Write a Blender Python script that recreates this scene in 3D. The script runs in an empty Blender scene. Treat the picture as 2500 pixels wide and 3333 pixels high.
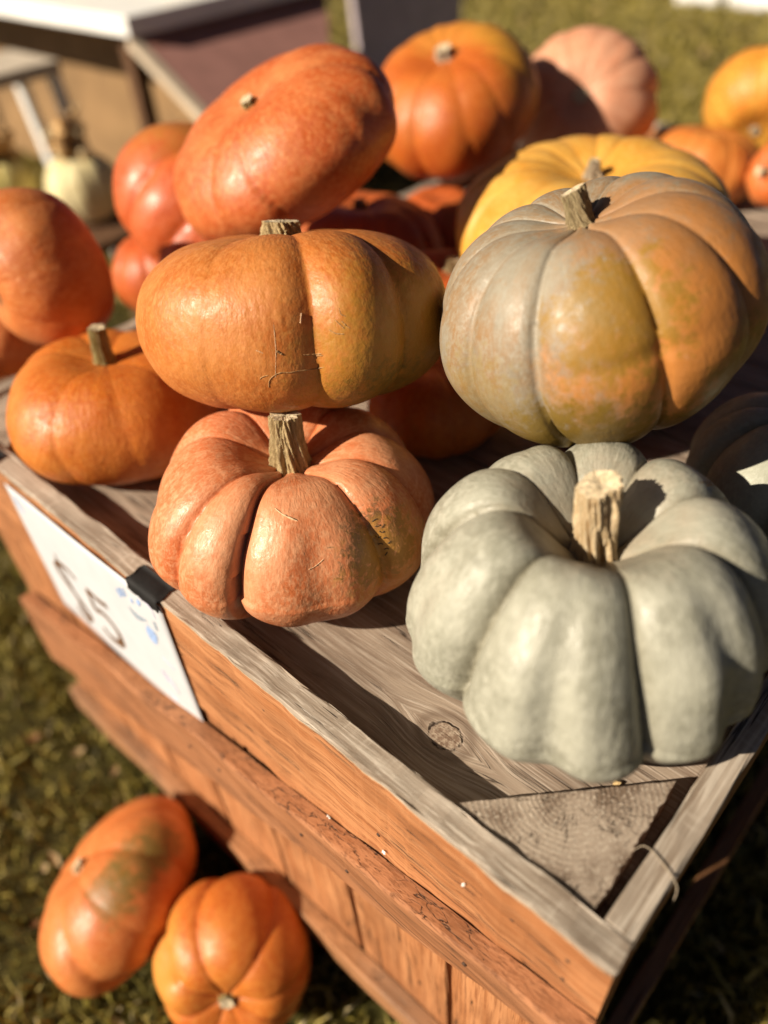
import bpy, math, random
import numpy as np
from mathutils import Matrix, Vector, Quaternion
from mathutils.bvhtree import BVHTree

# ------------------------------------------------------------------ camera
# World: X runs along the short rim of the crate, Y along its long rim, Z up,
# origin at the near top corner of the crate, metres.
PHOTO_W, PHOTO_H, FOCAL = 2500.0, 3333.0, 2550.0
def _n(v):
    v = np.array(v, float); return v / np.linalg.norm(v)
_up = -_n((230, 2833, 2550))
_y = np.array((-3589., -2094., 2550.)); _y = _n(_y - _up * (_y @ _up))
_x = np.cross(_y, _up) if np.dot(np.cross(_y, _up), (3287, -2653, 2550)) > 0 else np.cross(_up, _y)
WFC = np.array([_x, _y, _up])            # rows: world axes in camera coords (right, down, forward)
CAM = -WFC @ (np.array((815 / 2550., 1407 / 2550., 1.0)) * 0.5)
RIGHT = WFC[:, 0].copy(); RIGHT[2] = 0; RIGHT = _n(RIGHT)
FWD = np.array((-RIGHT[1], RIGHT[0], 0.0))

def rfu(r, f, u):                        # right / forward / up  ->  world direction
    return r * RIGHT + f * FWD + u * np.array((0, 0, 1.0))

def smooth_noise(p, seed, n=10, f0=1.0, f1=3.0):
    """Cheap band-limited 3-D noise: a sum of random plane waves."""
    rs = np.random.RandomState(seed)
    out = np.zeros(p.shape[0])
    for _ in range(n):
        d = _n(rs.normal(size=3)); f = rs.uniform(f0, f1)
        out += np.sin((p @ d) * f * 2 * np.pi + rs.uniform(0, 6.283))
    return out / math.sqrt(n)

def pumpkin_arrays(S):
    """S: dict of shape numbers in units of R. Returns verts (unit R), grid size and helper channels."""
    nu, nv = S.get('res', (180, 90))
    th = np.linspace(-np.pi, np.pi, nu, endpoint=False)
    ph = np.linspace(0.0, np.pi, nv + 1)[1:-1]
    ph = ph + 0.10 * np.sin(2 * ph) * -1.0
    T, P = np.meshgrid(th, ph)
    T = T.ravel(); P = P.ravel()
    H = S['H']; e = S.get('sq', 0.88)
    r0 = np.abs(np.sin(P)) ** e
    c = np.cos(P)
    z0 = np.sign(c) * np.abs(c) ** S.get('sqz', 1.0)
    low = np.clip(-z0, 0, 1)
    z0 = z0 + S.get('lift', 0.0) * np.sin(P) ** 2
    r0 = r0 * (1 - S.get('taper', 0.0) * low ** 1.3 * 0.9)
    # grooves
    g = sorted([(math.radians(a), d) for a, d in S['grooves']])
    ga = np.array([x[0] for x in g]); gd = np.array([x[1] for x in g])
    wob = S.get('wob', 0.05)
    rs = np.random.RandomState(S['seed'])
    Tw = T + wob * np.sin(P * 2.2 + rs.uniform(0, 6)) * np.sin(T * 2 + rs.uniform(0, 6)) + S.get('twist', 0.0) * (P - 1.2)
    Tw = (Tw + np.pi) % (2 * np.pi) - np.pi
    idx = np.searchsorted(ga, Tw) % len(ga)
    pa = ga[idx - 1]; pb = ga[idx]
    da = gd[idx - 1]; db = gd[idx]
    span = (pb - pa) % (2 * np.pi)
    span = np.where(span == 0, 2 * np.pi, span)
    t = ((Tw - pa) % (2 * np.pi)) / span
    t = np.clip(t, 0, 1)
    d = da * (1 - t) + db * t
    bulge = (4 * t * (1 - t)) ** S.get('crisp', 0.55)
    lobe_h = rs.normal(0, 1, len(ga))[idx] * S.get('lobe_var', 0.02)
    amp = d * np.clip(span / 0.55, 0.6, 1.5)
    W = np.where(P < np.pi / 2, S.get('wtop', 1.0) * (0.55 + 0.45 * np.sin(P)), S.get('wbot', 0.75) + (1 - S.get('wbot', 0.75)) * np.sin(P))
    rib = (1 - bulge)
    k = 1 - amp * rib * W + lobe_h * bulge * np.sin(P)
    for a, dd, w in S.get('minor', []):
        da_ = (Tw - math.radians(a) + np.pi) % (2 * np.pi) - np.pi
        k -= dd * np.exp(-(da_ / math.radians(w)) ** 2) * W * np.sin(P)
    for a, lat, wa, wl, dd in S.get('dents', []):
        da_ = (T - math.radians(a) + np.pi) % (2 * np.pi) - np.pi
        k -= dd * np.exp(-(da_ / math.radians(wa)) ** 2 - ((np.degrees(P) - lat) / wl) ** 2)
    r = r0 * k
    z = np.where(c < 0, S.get('hb', 1.0), 1.0) * H * z0 * (1 - 0.65 * amp * rib * W)
    # stem and blossom cavities, with lobes falling into them
    wt = S.get('cav_w', 0.42)
    z -= np.where(c > 0, H * S.get('cav', 0.28) * np.exp(-(r0 / wt) ** 2) , 0)
    z += np.where(c < 0, S.get('hb', 1.0) * H * S.get('cavb', 0.2) * np.exp(-(r0 / 0.4) ** 2), 0)
    v = np.stack([r * np.sin(T), -r * np.cos(T), z], 1)   # azimuth 0 = local -Y
    # low lumps
    dirv = v / np.linalg.norm(v, axis=1)[:, None]
    lump = S.get('lump', 0.02) * smooth_noise(dirv, S['seed'] + 7, 12, 0.25, 0.8)
    lump += S.get('lump2', 0.004) * smooth_noise(dirv, S['seed'] + 9, 24, 1.2, 3.2)
    fall = np.clip(r0 / 0.35, 0, 1)
    v = v * (1 + lump * fall)[:, None]
    sx, sy = S.get('stretch', (1, 1))
    v[:, 0] *= sx; v[:, 1] *= sy
    top = np.array([[0, 0, H * (1 - S.get('cav', 0.28))]])
    bot = np.array([[0, 0, -S.get('hb', 1.0) * H * (1 - S.get('cavb', 0.2))]])
    V = np.vstack([v, top, bot])
    ribc = np.concatenate([rib * np.clip(amp / 0.1, 0, 1), [0.5, 0.5]])
    mer = np.stack([np.cos(T), np.sin(T), P * 0.12], 1)
    mer = np.vstack([mer, [[0, 0, 0]], [[0, 0, 0.38]]])
    return V, nu, nv - 1, ribc, mer

def basis(axis, spin=0.0):
    """3x3 with local Z on the axis and local -Y towards the viewer side."""
    a = _n(axis)
    y = FWD - a * (FWD @ a)
    if np.linalg.norm(y) < 0.35:
        y = np.array((0, 0, 1.0)) - a * a[2]
        y = y if a @ FWD < 0 else -y
    y = _n(y); x = np.cross(y, a)
    s, c = math.sin(spin), math.cos(spin)
    return np.stack([c * x + s * y, -s * x + c * y, a], 1)

def project(p):
    """world -> photo pixels on the 1659 px wide preview"""
    q = (np.atleast_2d(p) - CAM) @ WFC
    return np.stack([(q[:, 0] / q[:, 2] * 2550 + 1250), (q[:, 1] / q[:, 2] * 2550 + 1666.5)], 1) * (1659 / 2500.)
sc = bpy.context.scene
COL = sc.collection
# --- camera
cam_d = bpy.data.cameras.new('camera'); cam = bpy.data.objects.new('camera', cam_d); COL.objects.link(cam)
cam_d.sensor_fit = 'HORIZONTAL'; cam_d.sensor_width = 36.0; cam_d.lens = 36.0 * FOCAL / PHOTO_W
cam_d.clip_start = 0.02; cam_d.clip_end = 400
cam_d.dof.use_dof = True; cam_d.dof.focus_distance = 0.66; cam_d.dof.aperture_fstop = 2.2
_M = Matrix.Identity(4)
for i in range(3):
    _M[i][0] = WFC[i, 0]; _M[i][1] = -WFC[i, 1]; _M[i][2] = -WFC[i, 2]; _M[i][3] = CAM[i]
cam.matrix_world = _M
sc.camera = cam
# --- light: one low-ish autumn sun from the left and a dim clear sky
SUN_EL, SUN_A = math.radians(31.5), math.radians(22)          # travel azimuth measured from +X towards -Y
sun_dir = np.array((math.cos(SUN_A) * math.cos(SUN_EL), -math.sin(SUN_A) * math.cos(SUN_EL), -math.sin(SUN_EL)))
sun_d = bpy.data.lights.new('sun', 'SUN'); sun = bpy.data.objects.new('sun', sun_d); COL.objects.link(sun)
sun_d.energy = 5.0; sun_d.angle = math.radians(0.55); sun_d.color = (1.0, 0.88, 0.70)
sun.rotation_mode = 'QUATERNION'; sun.rotation_quaternion = Vector(sun_dir).to_track_quat('-Z', 'Y')
world = bpy.data.worlds.new('World'); sc.world = world; world.use_nodes = True
wn = world.node_tree
for n_ in list(wn.nodes): wn.nodes.remove(n_)
sky = wn.nodes.new('ShaderNodeTexSky'); sky.sky_type = 'NISHITA'; sky.sun_disc = False
sky.sun_elevation = SUN_EL; sky.sun_rotation = math.atan2(-sun_dir[0], -sun_dir[1])
sky.air_density = 0.12; sky.dust_density = 0.6; sky.ozone_density = 0.3
bg = wn.nodes.new('ShaderNodeBackground'); bg.inputs[1].default_value = 0.05
wo = wn.nodes.new('ShaderNodeOutputWorld')
wn.links.new(sky.outputs[0], bg.inputs[0]); wn.links.new(bg.outputs[0], wo.inputs[0])
sc.view_settings.view_transform = 'Standard'; sc.view_settings.look = 'None'
sc.view_settings.exposure = 0.6; sc.view_settings.gamma = 1.0
sc.view_settings.use_curve_mapping = False
sc.cycles.max_bounces = 6; sc.cycles.use_denoising = True
FLOOR_Z = -0.030
GROUND_Z = -0.69

# ------------------------------------------------------------------ pumpkin shapes and places
def ribs(n, d, seed, jit=0.25):
    rs = np.random.RandomState(seed)
    return [(-180 + 360 / n * (i + 0.5 + rs.uniform(-jit, jit)), d * rs.uniform(0.7, 1.25)) for i in range(n)]
PK = {}
PK['gray'] = dict(seed=3, res=(380, 190), H=0.95, hb=.80, lift=.05, taper=0.36, sq=0.79, cav=0.52, cav_w=0.35, cavb=0.15, crisp=0.5, wtop=1.25, wbot=0.4, lump=0.024, lump2=0.005, lobe_var=0.04, wob=0.08,
    grooves=[(6, .118), (-53, .128), (-101, .115), (-131, .105), (-169, .145), (142, .11), (97, .115), (59, .125)],
    minor=[(-21, .065, 6.5), (34, .07, 6.5), (-78, .035, 6), (-150, .04, 6), (165, .04, 6), (118, .02, 7), (76, .03, 7)],
    dents=[(-24, 106, 20, 5.5, .06), (36, 110, 15, 5.5, .055), (10, 124, 10, 6, .03), (-30, 60, 12, 10, -.03), (25, 62, 11, 10, -.025), (-76, 114, 16, 8, .04), (75, 112, 12, 8, .04), (-112, 80, 10, 14, .03)],
    axis=(0, -0.02, 1), zb=-.030, box=(876, 952, 1690, 1686))
PK['brown'] = dict(seed=5, res=(320, 160), H=0.80, taper=0.14, sq=0.86, cav=0.24, cav_w=0.40, cavb=0.15, crisp=0.5, lump=0.012, lump2=0.002, lobe_var=0.015, wob=0.02,
    grooves=[(-30, .09), (-61, .08), (14, .085), (48, .07), (84, .09), (112, .09), (142, .09), (172, .09), (-156, .09), (-124, .09), (-93, .08)],
    minor=[(66, .012, 6), (-44, .008, 5)], dents=[(5, 78, 25, 4, .012)],
    axis=(-.26, .06, .96), zc=.225, box=(950, 368, 1672, 972))
PK['tan'] = dict(seed=8, res=(320, 160), H=0.555, sq=0.70, sqz=.9, cav=0.12, cav_w=0.35, crisp=0.85, lump=0.04, lump2=0.004, wob=0.08, lobe_var=.02,
    grooves=[(-24, .035), (17, .06), (52, .05), (95, .06), (130, .05), (170, .06), (-150, .06), (-105, .05), (-62, .03)],
    minor=[(17, .03, 8)], axis=(.0, .34, .92), zc=.187, box=(293, 487, 972, 900))
PK['peach'] = dict(seed=11, res=(320, 160), H=0.72, hb=.80, taper=0.20, sq=0.80, cav=0.42, cav_w=0.40, crisp=0.55, wtop=1.2, lump=0.02, lump2=0.004, wob=0.05, lobe_var=.025,
    grooves=[(-41, .12), (-17, .13), (44, .09), (78, .10), (112, .11), (150, .11), (-172, .11), (-135, .11), (-98, .10), (-68, .04)],
    minor=[(14, .045, 9)], axis=(.10, .03, 1), zb=-.030, box=(320, 852, 938, 1344))
PK['left'] = dict(seed=14, res=(240, 120), H=0.62, sq=0.78, cav=0.28, crisp=0.7, lump=0.02, wob=.05,
    grooves=[(-60, .015), (-14, .03), (25, .02), (60, .03), (100, .05), (140, .06), (180, .06), (-140, .06), (-100, .04)],
    axis=(.05, .06, 1), zb=-.030, box=(13, 712, 478, 1048))
PK['farleft'] = dict(seed=17, H=0.78, sq=0.85, cav=0.22, lump=0.035, crisp=.8, grooves=ribs(8, .014, 1), dents=[(60, 60, 16, 14, .05)], axis=(-.55, -.62, -.05), zc=.15, box=(-95, 400, 248, 752))
PK['redtop'] = dict(seed=20, res=(240, 120), H=0.53, sq=0.80, cav=0.14, cav_w=.3, crisp=.8, lump=0.035, wob=.10, stretch=(1.10, .95), minor=[(60, .05, 9)], grooves=ribs(9, .026, 4), axis=(-.40, -.26, .875), zc=.245, box=(375, 97, 858, 527))
PK['redleft'] = dict(seed=23, H=0.78, sq=0.82, cav=0.3, crisp=.6, lump=0.03, grooves=ribs(8, .09, 7), axis=(.80, .30, .50), stretch=(1.08, 1), zc=.085, box=(244, 250, 655, 700))
PK['redunder'] = dict(seed=26, H=0.66, cav=.3, grooves=ribs(10, .05, 8), axis=(.05, .1, 1), zb=-.030, match='top', box=(610, 412, 957, 640))
PK['orangeback'] = dict(seed=29, H=0.68, sq=.82, cav=.24, crisp=.65, lump=.025, grooves=ribs(13, .045, 9), axis=(-.22, -.26, .94), zc=.165, match='top', box=(798, 45, 1165, 360))
PK['pink'] = dict(seed=32, H=0.75, sq=.85, cav=.16, cav_w=.25, crisp=.8, lump=.012, grooves=ribs(14, .03, 11), axis=(-.24, -.82, .42), zc=.11, match='top', box=(1108, 55, 1422, 312))
PK['yellow'] = dict(seed=35, res=(260, 120), H=0.50, sq=.80, cav=.36, cav_w=.36, crisp=.6, lump=.012, grooves=ribs(15, .075, 13, .15), axis=(-.04, -.03, 1), zb=.055, match='top', box=(985, 290, 1580, 610))
PK['behindyellow'] = dict(seed=38, H=0.72, cav=.25, grooves=ribs(11, .05, 15), axis=(.2, .1, 1), zb=-.030, match='top', box=(1405, 270, 1648, 490))
PK['rightyellow'] = dict(seed=41, H=0.85, sq=.85, cav=.2, grooves=ribs(12, .03, 16), axis=(-.25, -.75, -.35), zc=.10, box=(1518, 95, 1765, 342))
PK['rightred'] = dict(seed=44, H=0.70, cav=.3, grooves=ribs(10, .06, 18), axis=(-.85, -.35, .25), zc=.06, box=(1610, 300, 1760, 445))
PK['grayback'] = dict(seed=47, H=0.70, taper=.1, cav=.4, grooves=ribs(9, .10, 20), axis=(.1, .1, 1), zb=-.030, match='top', box=(1478, 835, 2040, 1140))
PK['ground_a'] = dict(seed=50, H=0.60, sq=.82, cav=.2, cav_w=.3, crisp=.7, lump=.02, grooves=ribs(10, .05, 21), axis=(-.66, .18, .66), zc=-.565, box=(84, 1718, 425, 2155))
PK['ground_b'] = dict(seed=53, H=0.82, sq=.80, cav=.3, crisp=.6, lump=.03, wob=.08, grooves=[(-20, .06), (25, .05), (60, .10), (100, .07), (150, .08), (-160, .08), (-120, .14), (-70, .08)], dents=[(-108, 62, 14, 20, .12)], axis=(.02, -.90, .36), zc=-.565, match='top', box=(330, 1885, 672, 2290))
PK['cream'] = dict(seed=56, H=0.92, sq=.85, cav=.15, grooves=ribs(9, .06, 24), axis=(0, 0, 1), zc=-.195, box=(98, 318, 268, 492))
PK['lime'] = dict(seed=59, H=0.95, sq=.85, cav=.15, grooves=ribs(8, .07, 26), axis=(0, 0, 1), zc=-.195, box=(-70, 320, 92, 500))
PK['fill_a'] = dict(seed=62, H=0.70, cav=.25, grooves=ribs(10, .05, 30), axis=(0, 0, 1), at=(.375, .475), R=.085, zb=-.030)
PK['fill_b'] = dict(seed=63, H=0.72, cav=.25, grooves=ribs(10, .05, 31), axis=(.1, 0, 1), at=(.535, .585), R=.100, zb=-.030)
PK['fill_c'] = dict(seed=64, H=0.70, cav=.25, grooves=ribs(11, .05, 32), axis=(0, .1, 1), at=(.555, .335), R=.110, zb=-.030)
PK['fill_e'] = dict(seed=66, H=0.72, cav=.25, grooves=ribs(10, .05, 34), axis=(0, 0, 1), zb=-.030, box=(-130, 640, 120, 812))
PK['fill_f'] = dict(seed=67, H=0.75, cav=.25, grooves=ribs(10, .05, 35), axis=(0, 0, 1), at=(.78, .80), R=.078, zb=-.030)
PK['fill_i'] = dict(seed=70, H=0.8, cav=.25, grooves=ribs(9, .06, 38), axis=(-.2, 0, 1), zb=-.030, box=(240, 460, 480, 700))
PLACE = {
    'gray': ((0.1637, 0.1477, 0.0652), 0.1442),
    'brown': ((0.3186, 0.2517, 0.225), 0.1308),
    'tan': ((0.2058, 0.5144, 0.187), 0.1492),
    'peach': ((0.1121, 0.4369, 0.0453), 0.1397),
    'left': ((0.112, 0.7476, 0.0423), 0.1242),
    'farleft': ((0.1506, 0.9283, 0.15), 0.0984),
    'redtop': ((0.4228, 0.7584, 0.245), 0.1387),
    'redleft': ((0.4569, 0.9866, 0.085), 0.1458),
    'redunder': ((0.5974, 0.8099, 0.0459), 0.1241),
    'orangeback': ((0.9326, 0.8936, 0.165), 0.1483),
    'pink': ((1.1898, 0.7931, 0.11), 0.1299),
    'yellow': ((0.684, 0.4712, 0.1333), 0.1728),
    'behindyellow': ((1.2207, 0.5528, 0.0356), 0.0946),
    'rightyellow': ((1.3906, 0.546, 0.1), 0.0978),
    'rightred': ((1.1815, 0.4109, 0.06), 0.0543),
    'grayback': ((0.4642, 0.0806, 0.0434), 0.1132),
    'ground_a': ((-0.1774, 0.6075, -0.565), 0.1329),
    'ground_b': ((-0.1247, 0.4146, -0.565), 0.1057),
    'cream': ((0.8306, 2.1438, -0.195), 0.1018),
    'lime': ((0.6885, 2.3256, -0.195), 0.0978),
    'fill_a': ((0.375, 0.475, 0.0225), 0.085),
    'fill_b': ((0.535, 0.585, 0.0356), 0.1),
    'fill_c': ((0.555, 0.335, 0.042), 0.11),
    'fill_e': ((0.1208, 1.079, 0.0176), 0.0769),
    'fill_f': ((0.78, 0.8, 0.0217), 0.078),
    'fill_i': ((0.3836, 1.0233, 0.0352), 0.086),
}
# ------------------------------------------------------------------ helpers
def tag(o, label=None, cat=None, group=None, kind=None):
    if label: o['label'] = label
    if cat: o['category'] = cat
    if group: o['group'] = group
    if kind: o['kind'] = kind
    return o

def empty(name, loc=(0, 0, 0)):
    o = bpy.data.objects.new(name, None); COL.objects.link(o)
    o.location = loc; o.empty_display_size = 0.05
    return o

def mesh_from(name, V, F, smooth=True):
    me = bpy.data.meshes.new(name)
    me.from_pydata([tuple(map(float, v)) for v in V], [], [tuple(int(i) for i in f) for f in F])
    me.polygons.foreach_set('use_smooth', [smooth] * len(me.polygons))
    me.update()
    return me

def link(name, me, material, parent=None, loc=(0, 0, 0)):
    if material is not None and not me.materials: me.materials.append(material)
    o = bpy.data.objects.new(name, me); COL.objects.link(o)
    o.location = loc
    if parent is not None: o.parent = parent
    return o

def ring_faces(nu, nrows, base=0):
    F = []
    for j in range(nrows - 1):
        a = base + j * nu; b = a + nu
        for i in range(nu):
            k = (i + 1) % nu
            F.append((a + i, b + i, b + k, a + k))
    return F

def fcurve(pts, n):
    """Catmull-Rom resample of a polyline."""
    p = np.array(pts, float)
    if len(p) < 3:
        t = np.linspace(0, 1, n)[:, None]; return p[0] * (1 - t) + p[-1] * t
    q = np.vstack([2 * p[0] - p[1], p, 2 * p[-1] - p[-2]])
    out = []
    m = len(p) - 1
    for t in np.linspace(0, m - 1e-6, n):
        i = int(t); u = t - i
        a, b, c, d = q[i:i + 4]
        out.append(0.5 * (2 * b + (c - a) * u + (2 * a - 5 * b + 4 * c - d) * u * u + (3 * b - a - 3 * c + d) * u ** 3))
    return np.array(out)

def tube_mesh(name, pts, rad, sides=7, n=None, flat=None):
    c = fcurve(pts, n) if n else np.array(pts, float)
    m = len(c)
    rad = np.interp(np.linspace(0, 1, m), np.linspace(0, 1, len(np.atleast_1d(rad))), np.atleast_1d(rad)) if np.ndim(rad) else np.full(m, rad)
    V = []
    ref = np.array((0.31, 0.17, 0.93))
    for i in range(m):
        t = _n(c[min(i + 1, m - 1)] - c[max(i - 1, 0)] + 1e-9)
        a = _n(np.cross(t, ref)); b = np.cross(t, a)
        for s in range(sides):
            an = 2 * math.pi * s / sides
            V.append(c[i] + rad[i] * (math.cos(an) * a + math.sin(an) * b))
    F = ring_faces(sides, m)
    F.append(tuple(range(sides))[::-1]); F.append(tuple(range((m - 1) * sides, m * sides)))
    return mesh_from(name, V, F)

# ------------------------------------------------------------------ node materials
class NT:
    def __init__(s, name):
        s.m = bpy.data.materials.new(name); s.m.use_nodes = True
        s.t = s.m.node_tree
        for n in list(s.t.nodes): s.t.nodes.remove(n)
        s.out = s.t.nodes.new('ShaderNodeOutputMaterial')
        s.b = s.t.nodes.new('ShaderNodeBsdfPrincipled')
        s.t.links.new(s.b.outputs[0], s.out.inputs[0])
    def node(s, typ, **kw):
        n = s.t.nodes.new(typ)
        for k, v in kw.items(): setattr(n, k, v)
        return n
    def put(s, sock, v):
        if isinstance(v, bpy.types.NodeSocket): s.t.links.new(v, sock)
        elif isinstance(v, (tuple, list)) and len(v) == 3 and sock.type == 'RGBA': sock.default_value = (*v, 1)
        else: sock.default_value = v
    def coord(s, which='Object'): return s.node('ShaderNodeTexCoord').outputs[which]
    def attr(s, name, out='Vector'): return s.node('ShaderNodeAttribute', attribute_name=name).outputs[out]
    def noise(s, vec, scale, detail=4, rough=0.55, dist=0.0, out=0):
        n = s.node('ShaderNodeTexNoise'); s.put(n.inputs['Vector'], vec)
        s.put(n.inputs['Scale'], scale); s.put(n.inputs['Detail'], detail); s.put(n.inputs['Roughness'], rough); s.put(n.inputs['Distortion'], dist)
        return n.outputs[out]
    def voro(s, vec, scale, feature='F1', rnd=1.0, out='Distance'):
        n = s.node('ShaderNodeTexVoronoi', feature=feature); s.put(n.inputs['Vector'], vec); s.put(n.inputs['Scale'], scale); s.put(n.inputs['Randomness'], rnd)
        return n.outputs[out]
    def mapr(s, v, a, b, c=0.0, d=1.0, smooth=True):
        n = s.node('ShaderNodeMapRange', clamp=True)
        if smooth: n.interpolation_type = 'SMOOTHSTEP'
        for i, x in enumerate((v, a, b, c, d)): s.put(n.inputs[i], x)
        return n.outputs[0]
    def math(s, op, a, b=0.0, c=0.0):
        n = s.node('ShaderNodeMath', operation=op); s.put(n.inputs[0], a); s.put(n.inputs[1], b); s.put(n.inputs[2], c)
        return n.outputs[0]
    def vmath(s, op, a, b=(0, 0, 0), out=0):
        n = s.node('ShaderNodeVectorMath', operation=op); s.put(n.inputs[0], a); s.put(n.inputs[1], b)
        return n.outputs[out]
    def mix(s, f, a, b, blend='MIX'):
        n = s.node('ShaderNodeMix', data_type='RGBA', blend_type=blend)
        s.put(n.inputs[0], f); s.put(n.inputs[6], a); s.put(n.inputs[7], b)
        return n.outputs[2]
    def scaled(s, vec, sc_, off=None):
        v = s.vmath('MULTIPLY', vec, sc_)
        if off is not None: v = s.vmath('ADD', v, off)
        return v
    def sep(s, vec):
        n = s.node('ShaderNodeSeparateXYZ'); s.put(n.inputs[0], vec); return n.outputs
    def comb(s, x, y, z):
        n = s.node('ShaderNodeCombineXYZ'); s.put(n.inputs[0], x); s.put(n.inputs[1], y); s.put(n.inputs[2], z); return n.outputs[0]
    def bump(s, h, strength=0.3, dist=0.001, normal=None):
        n = s.node('ShaderNodeBump'); s.put(n.inputs['Height'], h); s.put(n.inputs['Strength'], strength); s.put(n.inputs['Distance'], dist)
        if normal is not None: s.put(n.inputs['Normal'], normal)
        return n.outputs[0]
    def done(s, col, rough=0.6, normal=None, spec=0.5, coat=0.0):
        s.put(s.b.inputs['Base Color'], col); s.put(s.b.inputs['Roughness'], rough)
        s.put(s.b.inputs['Specular IOR Level'], spec); s.put(s.b.inputs['Coat Weight'], coat)
        if normal is not None: s.put(s.b.inputs['Normal'], normal)
        return s.m

def plain(name, col, rough=0.6, var=0.15, scale=20, bump=0.1, spec=0.4):
    N = NT(name); c = N.coord()
    n = N.noise(c, scale, 5)
    dark = tuple(x * (1 - var) for x in col); lite = tuple(min(1, x * (1 + var)) for x in col)
    return N.done(N.mix(N.mapr(n, .3, .7), dark, lite), rough, N.bump(n, bump, 0.002), spec)

def skin(name, base, alt, pale, valley, valley_amt=0.5, streak=0.5, mott=0.5, patches=(), rough=0.42, bump=0.5, freck=0.35, seed=0.0, spec=0.5, fine=1.0):
    N = NT(name); c = N.coord(); me = N.attr('mer'); rib = N.attr('rib', 'Fac')
    off = N.vmath('ADD', c, (seed, seed * .7, -seed))
    m3 = N.vmath('ADD', N.scaled(me, (1, 1, 3.0)), (seed, seed, seed))
    st = N.noise(m3, 7, 3, .55, 0.4)
    s2 = N.noise(m3, 46, 4, .62, .6)
    col = N.mix(N.mapr(st, .5 - .28 * streak - .05, .5 + .25, 0, 1), base, alt)
    col = N.mix(N.math('MULTIPLY', N.mapr(s2, .47, .66), .55 * mott), col, pale)
    col = N.mix(N.math('MULTIPLY', N.mapr(s2, .46, .32), .45 * mott), col, alt)
    bl = N.noise(off, 14, 3, .5, .4)
    col = N.mix(N.math('MULTIPLY', N.mapr(bl, .42, .68), .55 * mott), col, pale)
    mo = N.noise(off, 150 * fine, 4, .65, .5)
    col = N.mix(N.math('MULTIPLY', N.mapr(mo, .46, .66), .60 * mott), col, pale)
    dk = N.noise(off, 90 * fine, 5, .7, .2)
    col = N.mix(N.math('MULTIPLY', N.mapr(dk, .54, .72), .45 * mott), col, alt)
    fr = N.voro(off, 420 * fine)
    col = N.mix(N.math('MULTIPLY', N.mapr(fr, .34, .12), freck * .5), col, pale)
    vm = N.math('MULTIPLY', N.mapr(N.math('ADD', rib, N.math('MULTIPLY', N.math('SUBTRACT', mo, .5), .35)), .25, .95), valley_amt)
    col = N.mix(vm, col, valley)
    nrm = N.vmath('NORMALIZE', c)
    for (d, th, soft, pc, amt, nsc, namt) in patches:
        dd = N.vmath('DOT_PRODUCT', nrm, tuple(float(x) for x in _n(d)), out='Value')
        nn = N.noise(off, nsc, 6, .66, .6)
        f = N.math('ADD', dd, N.math('MULTIPLY', N.math('SUBTRACT', nn, .5), namt))
        f = N.math('ADD', f, N.math('MULTIPLY', N.math('SUBTRACT', mo, .5), namt * .7))
        col = N.mix(N.math('MULTIPLY', N.mapr(f, th - soft, th + soft), amt), col, pc)
    # specks of dirt
    sp = N.noise(off, 60, 8, .8)
    col = N.mix(N.mapr(sp, .70, .75, 0, .65), col, (.10, .05, .02))
    h1 = N.noise(m3, 26, 3, .6)
    h2 = N.noise(off, 105, 4, .62)
    h3 = N.noise(off, 380, 3, .6)
    nb = N.bump(h1, .35 * bump, .004); nb = N.bump(h2, .55 * bump, .0022, nb); nb = N.bump(h3, .35 * bump, .0006, nb)
    r = N.mapr(N.noise(off, 95, 6, .7), .3, .7, rough - .04, rough + .22)
    return N.done(col, r, nb, spec)

def stem_mat(name, lite, mid, dark, green=(.16, .15, .03), gamt=.25):
    N = NT(name); c = N.coord(); g = N.attr('stemuv')
    v = N.scaled(g, (1, 1, .16))
    n1 = N.noise(v, 9, 6, .65, .8); n2 = N.noise(v, 26, 5, .7, 1.0); n3 = N.noise(N.scaled(g, (1, 1, .5)), 60, 4)
    col = N.mix(N.mapr(n1, .36, .6), mid, lite)
    col = N.mix(N.mapr(n2, .60, .72, 0, .85), col, dark)
    col = N.mix(N.mapr(N.noise(v, 5, 3), .58, .70, 0, gamt), col, green)
    col = N.mix(N.mapr(n3, .55, .75, 0, .5), col, lite)
    h = N.math('ADD', N.math('MULTIPLY', n2, -.8), N.math('MULTIPLY', n1, 1.0))
    nb = N.bump(h, .8, .003); nb = N.bump(n3, .6, .0012, nb)
    return N.done(col, .85, nb, .25)

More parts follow.
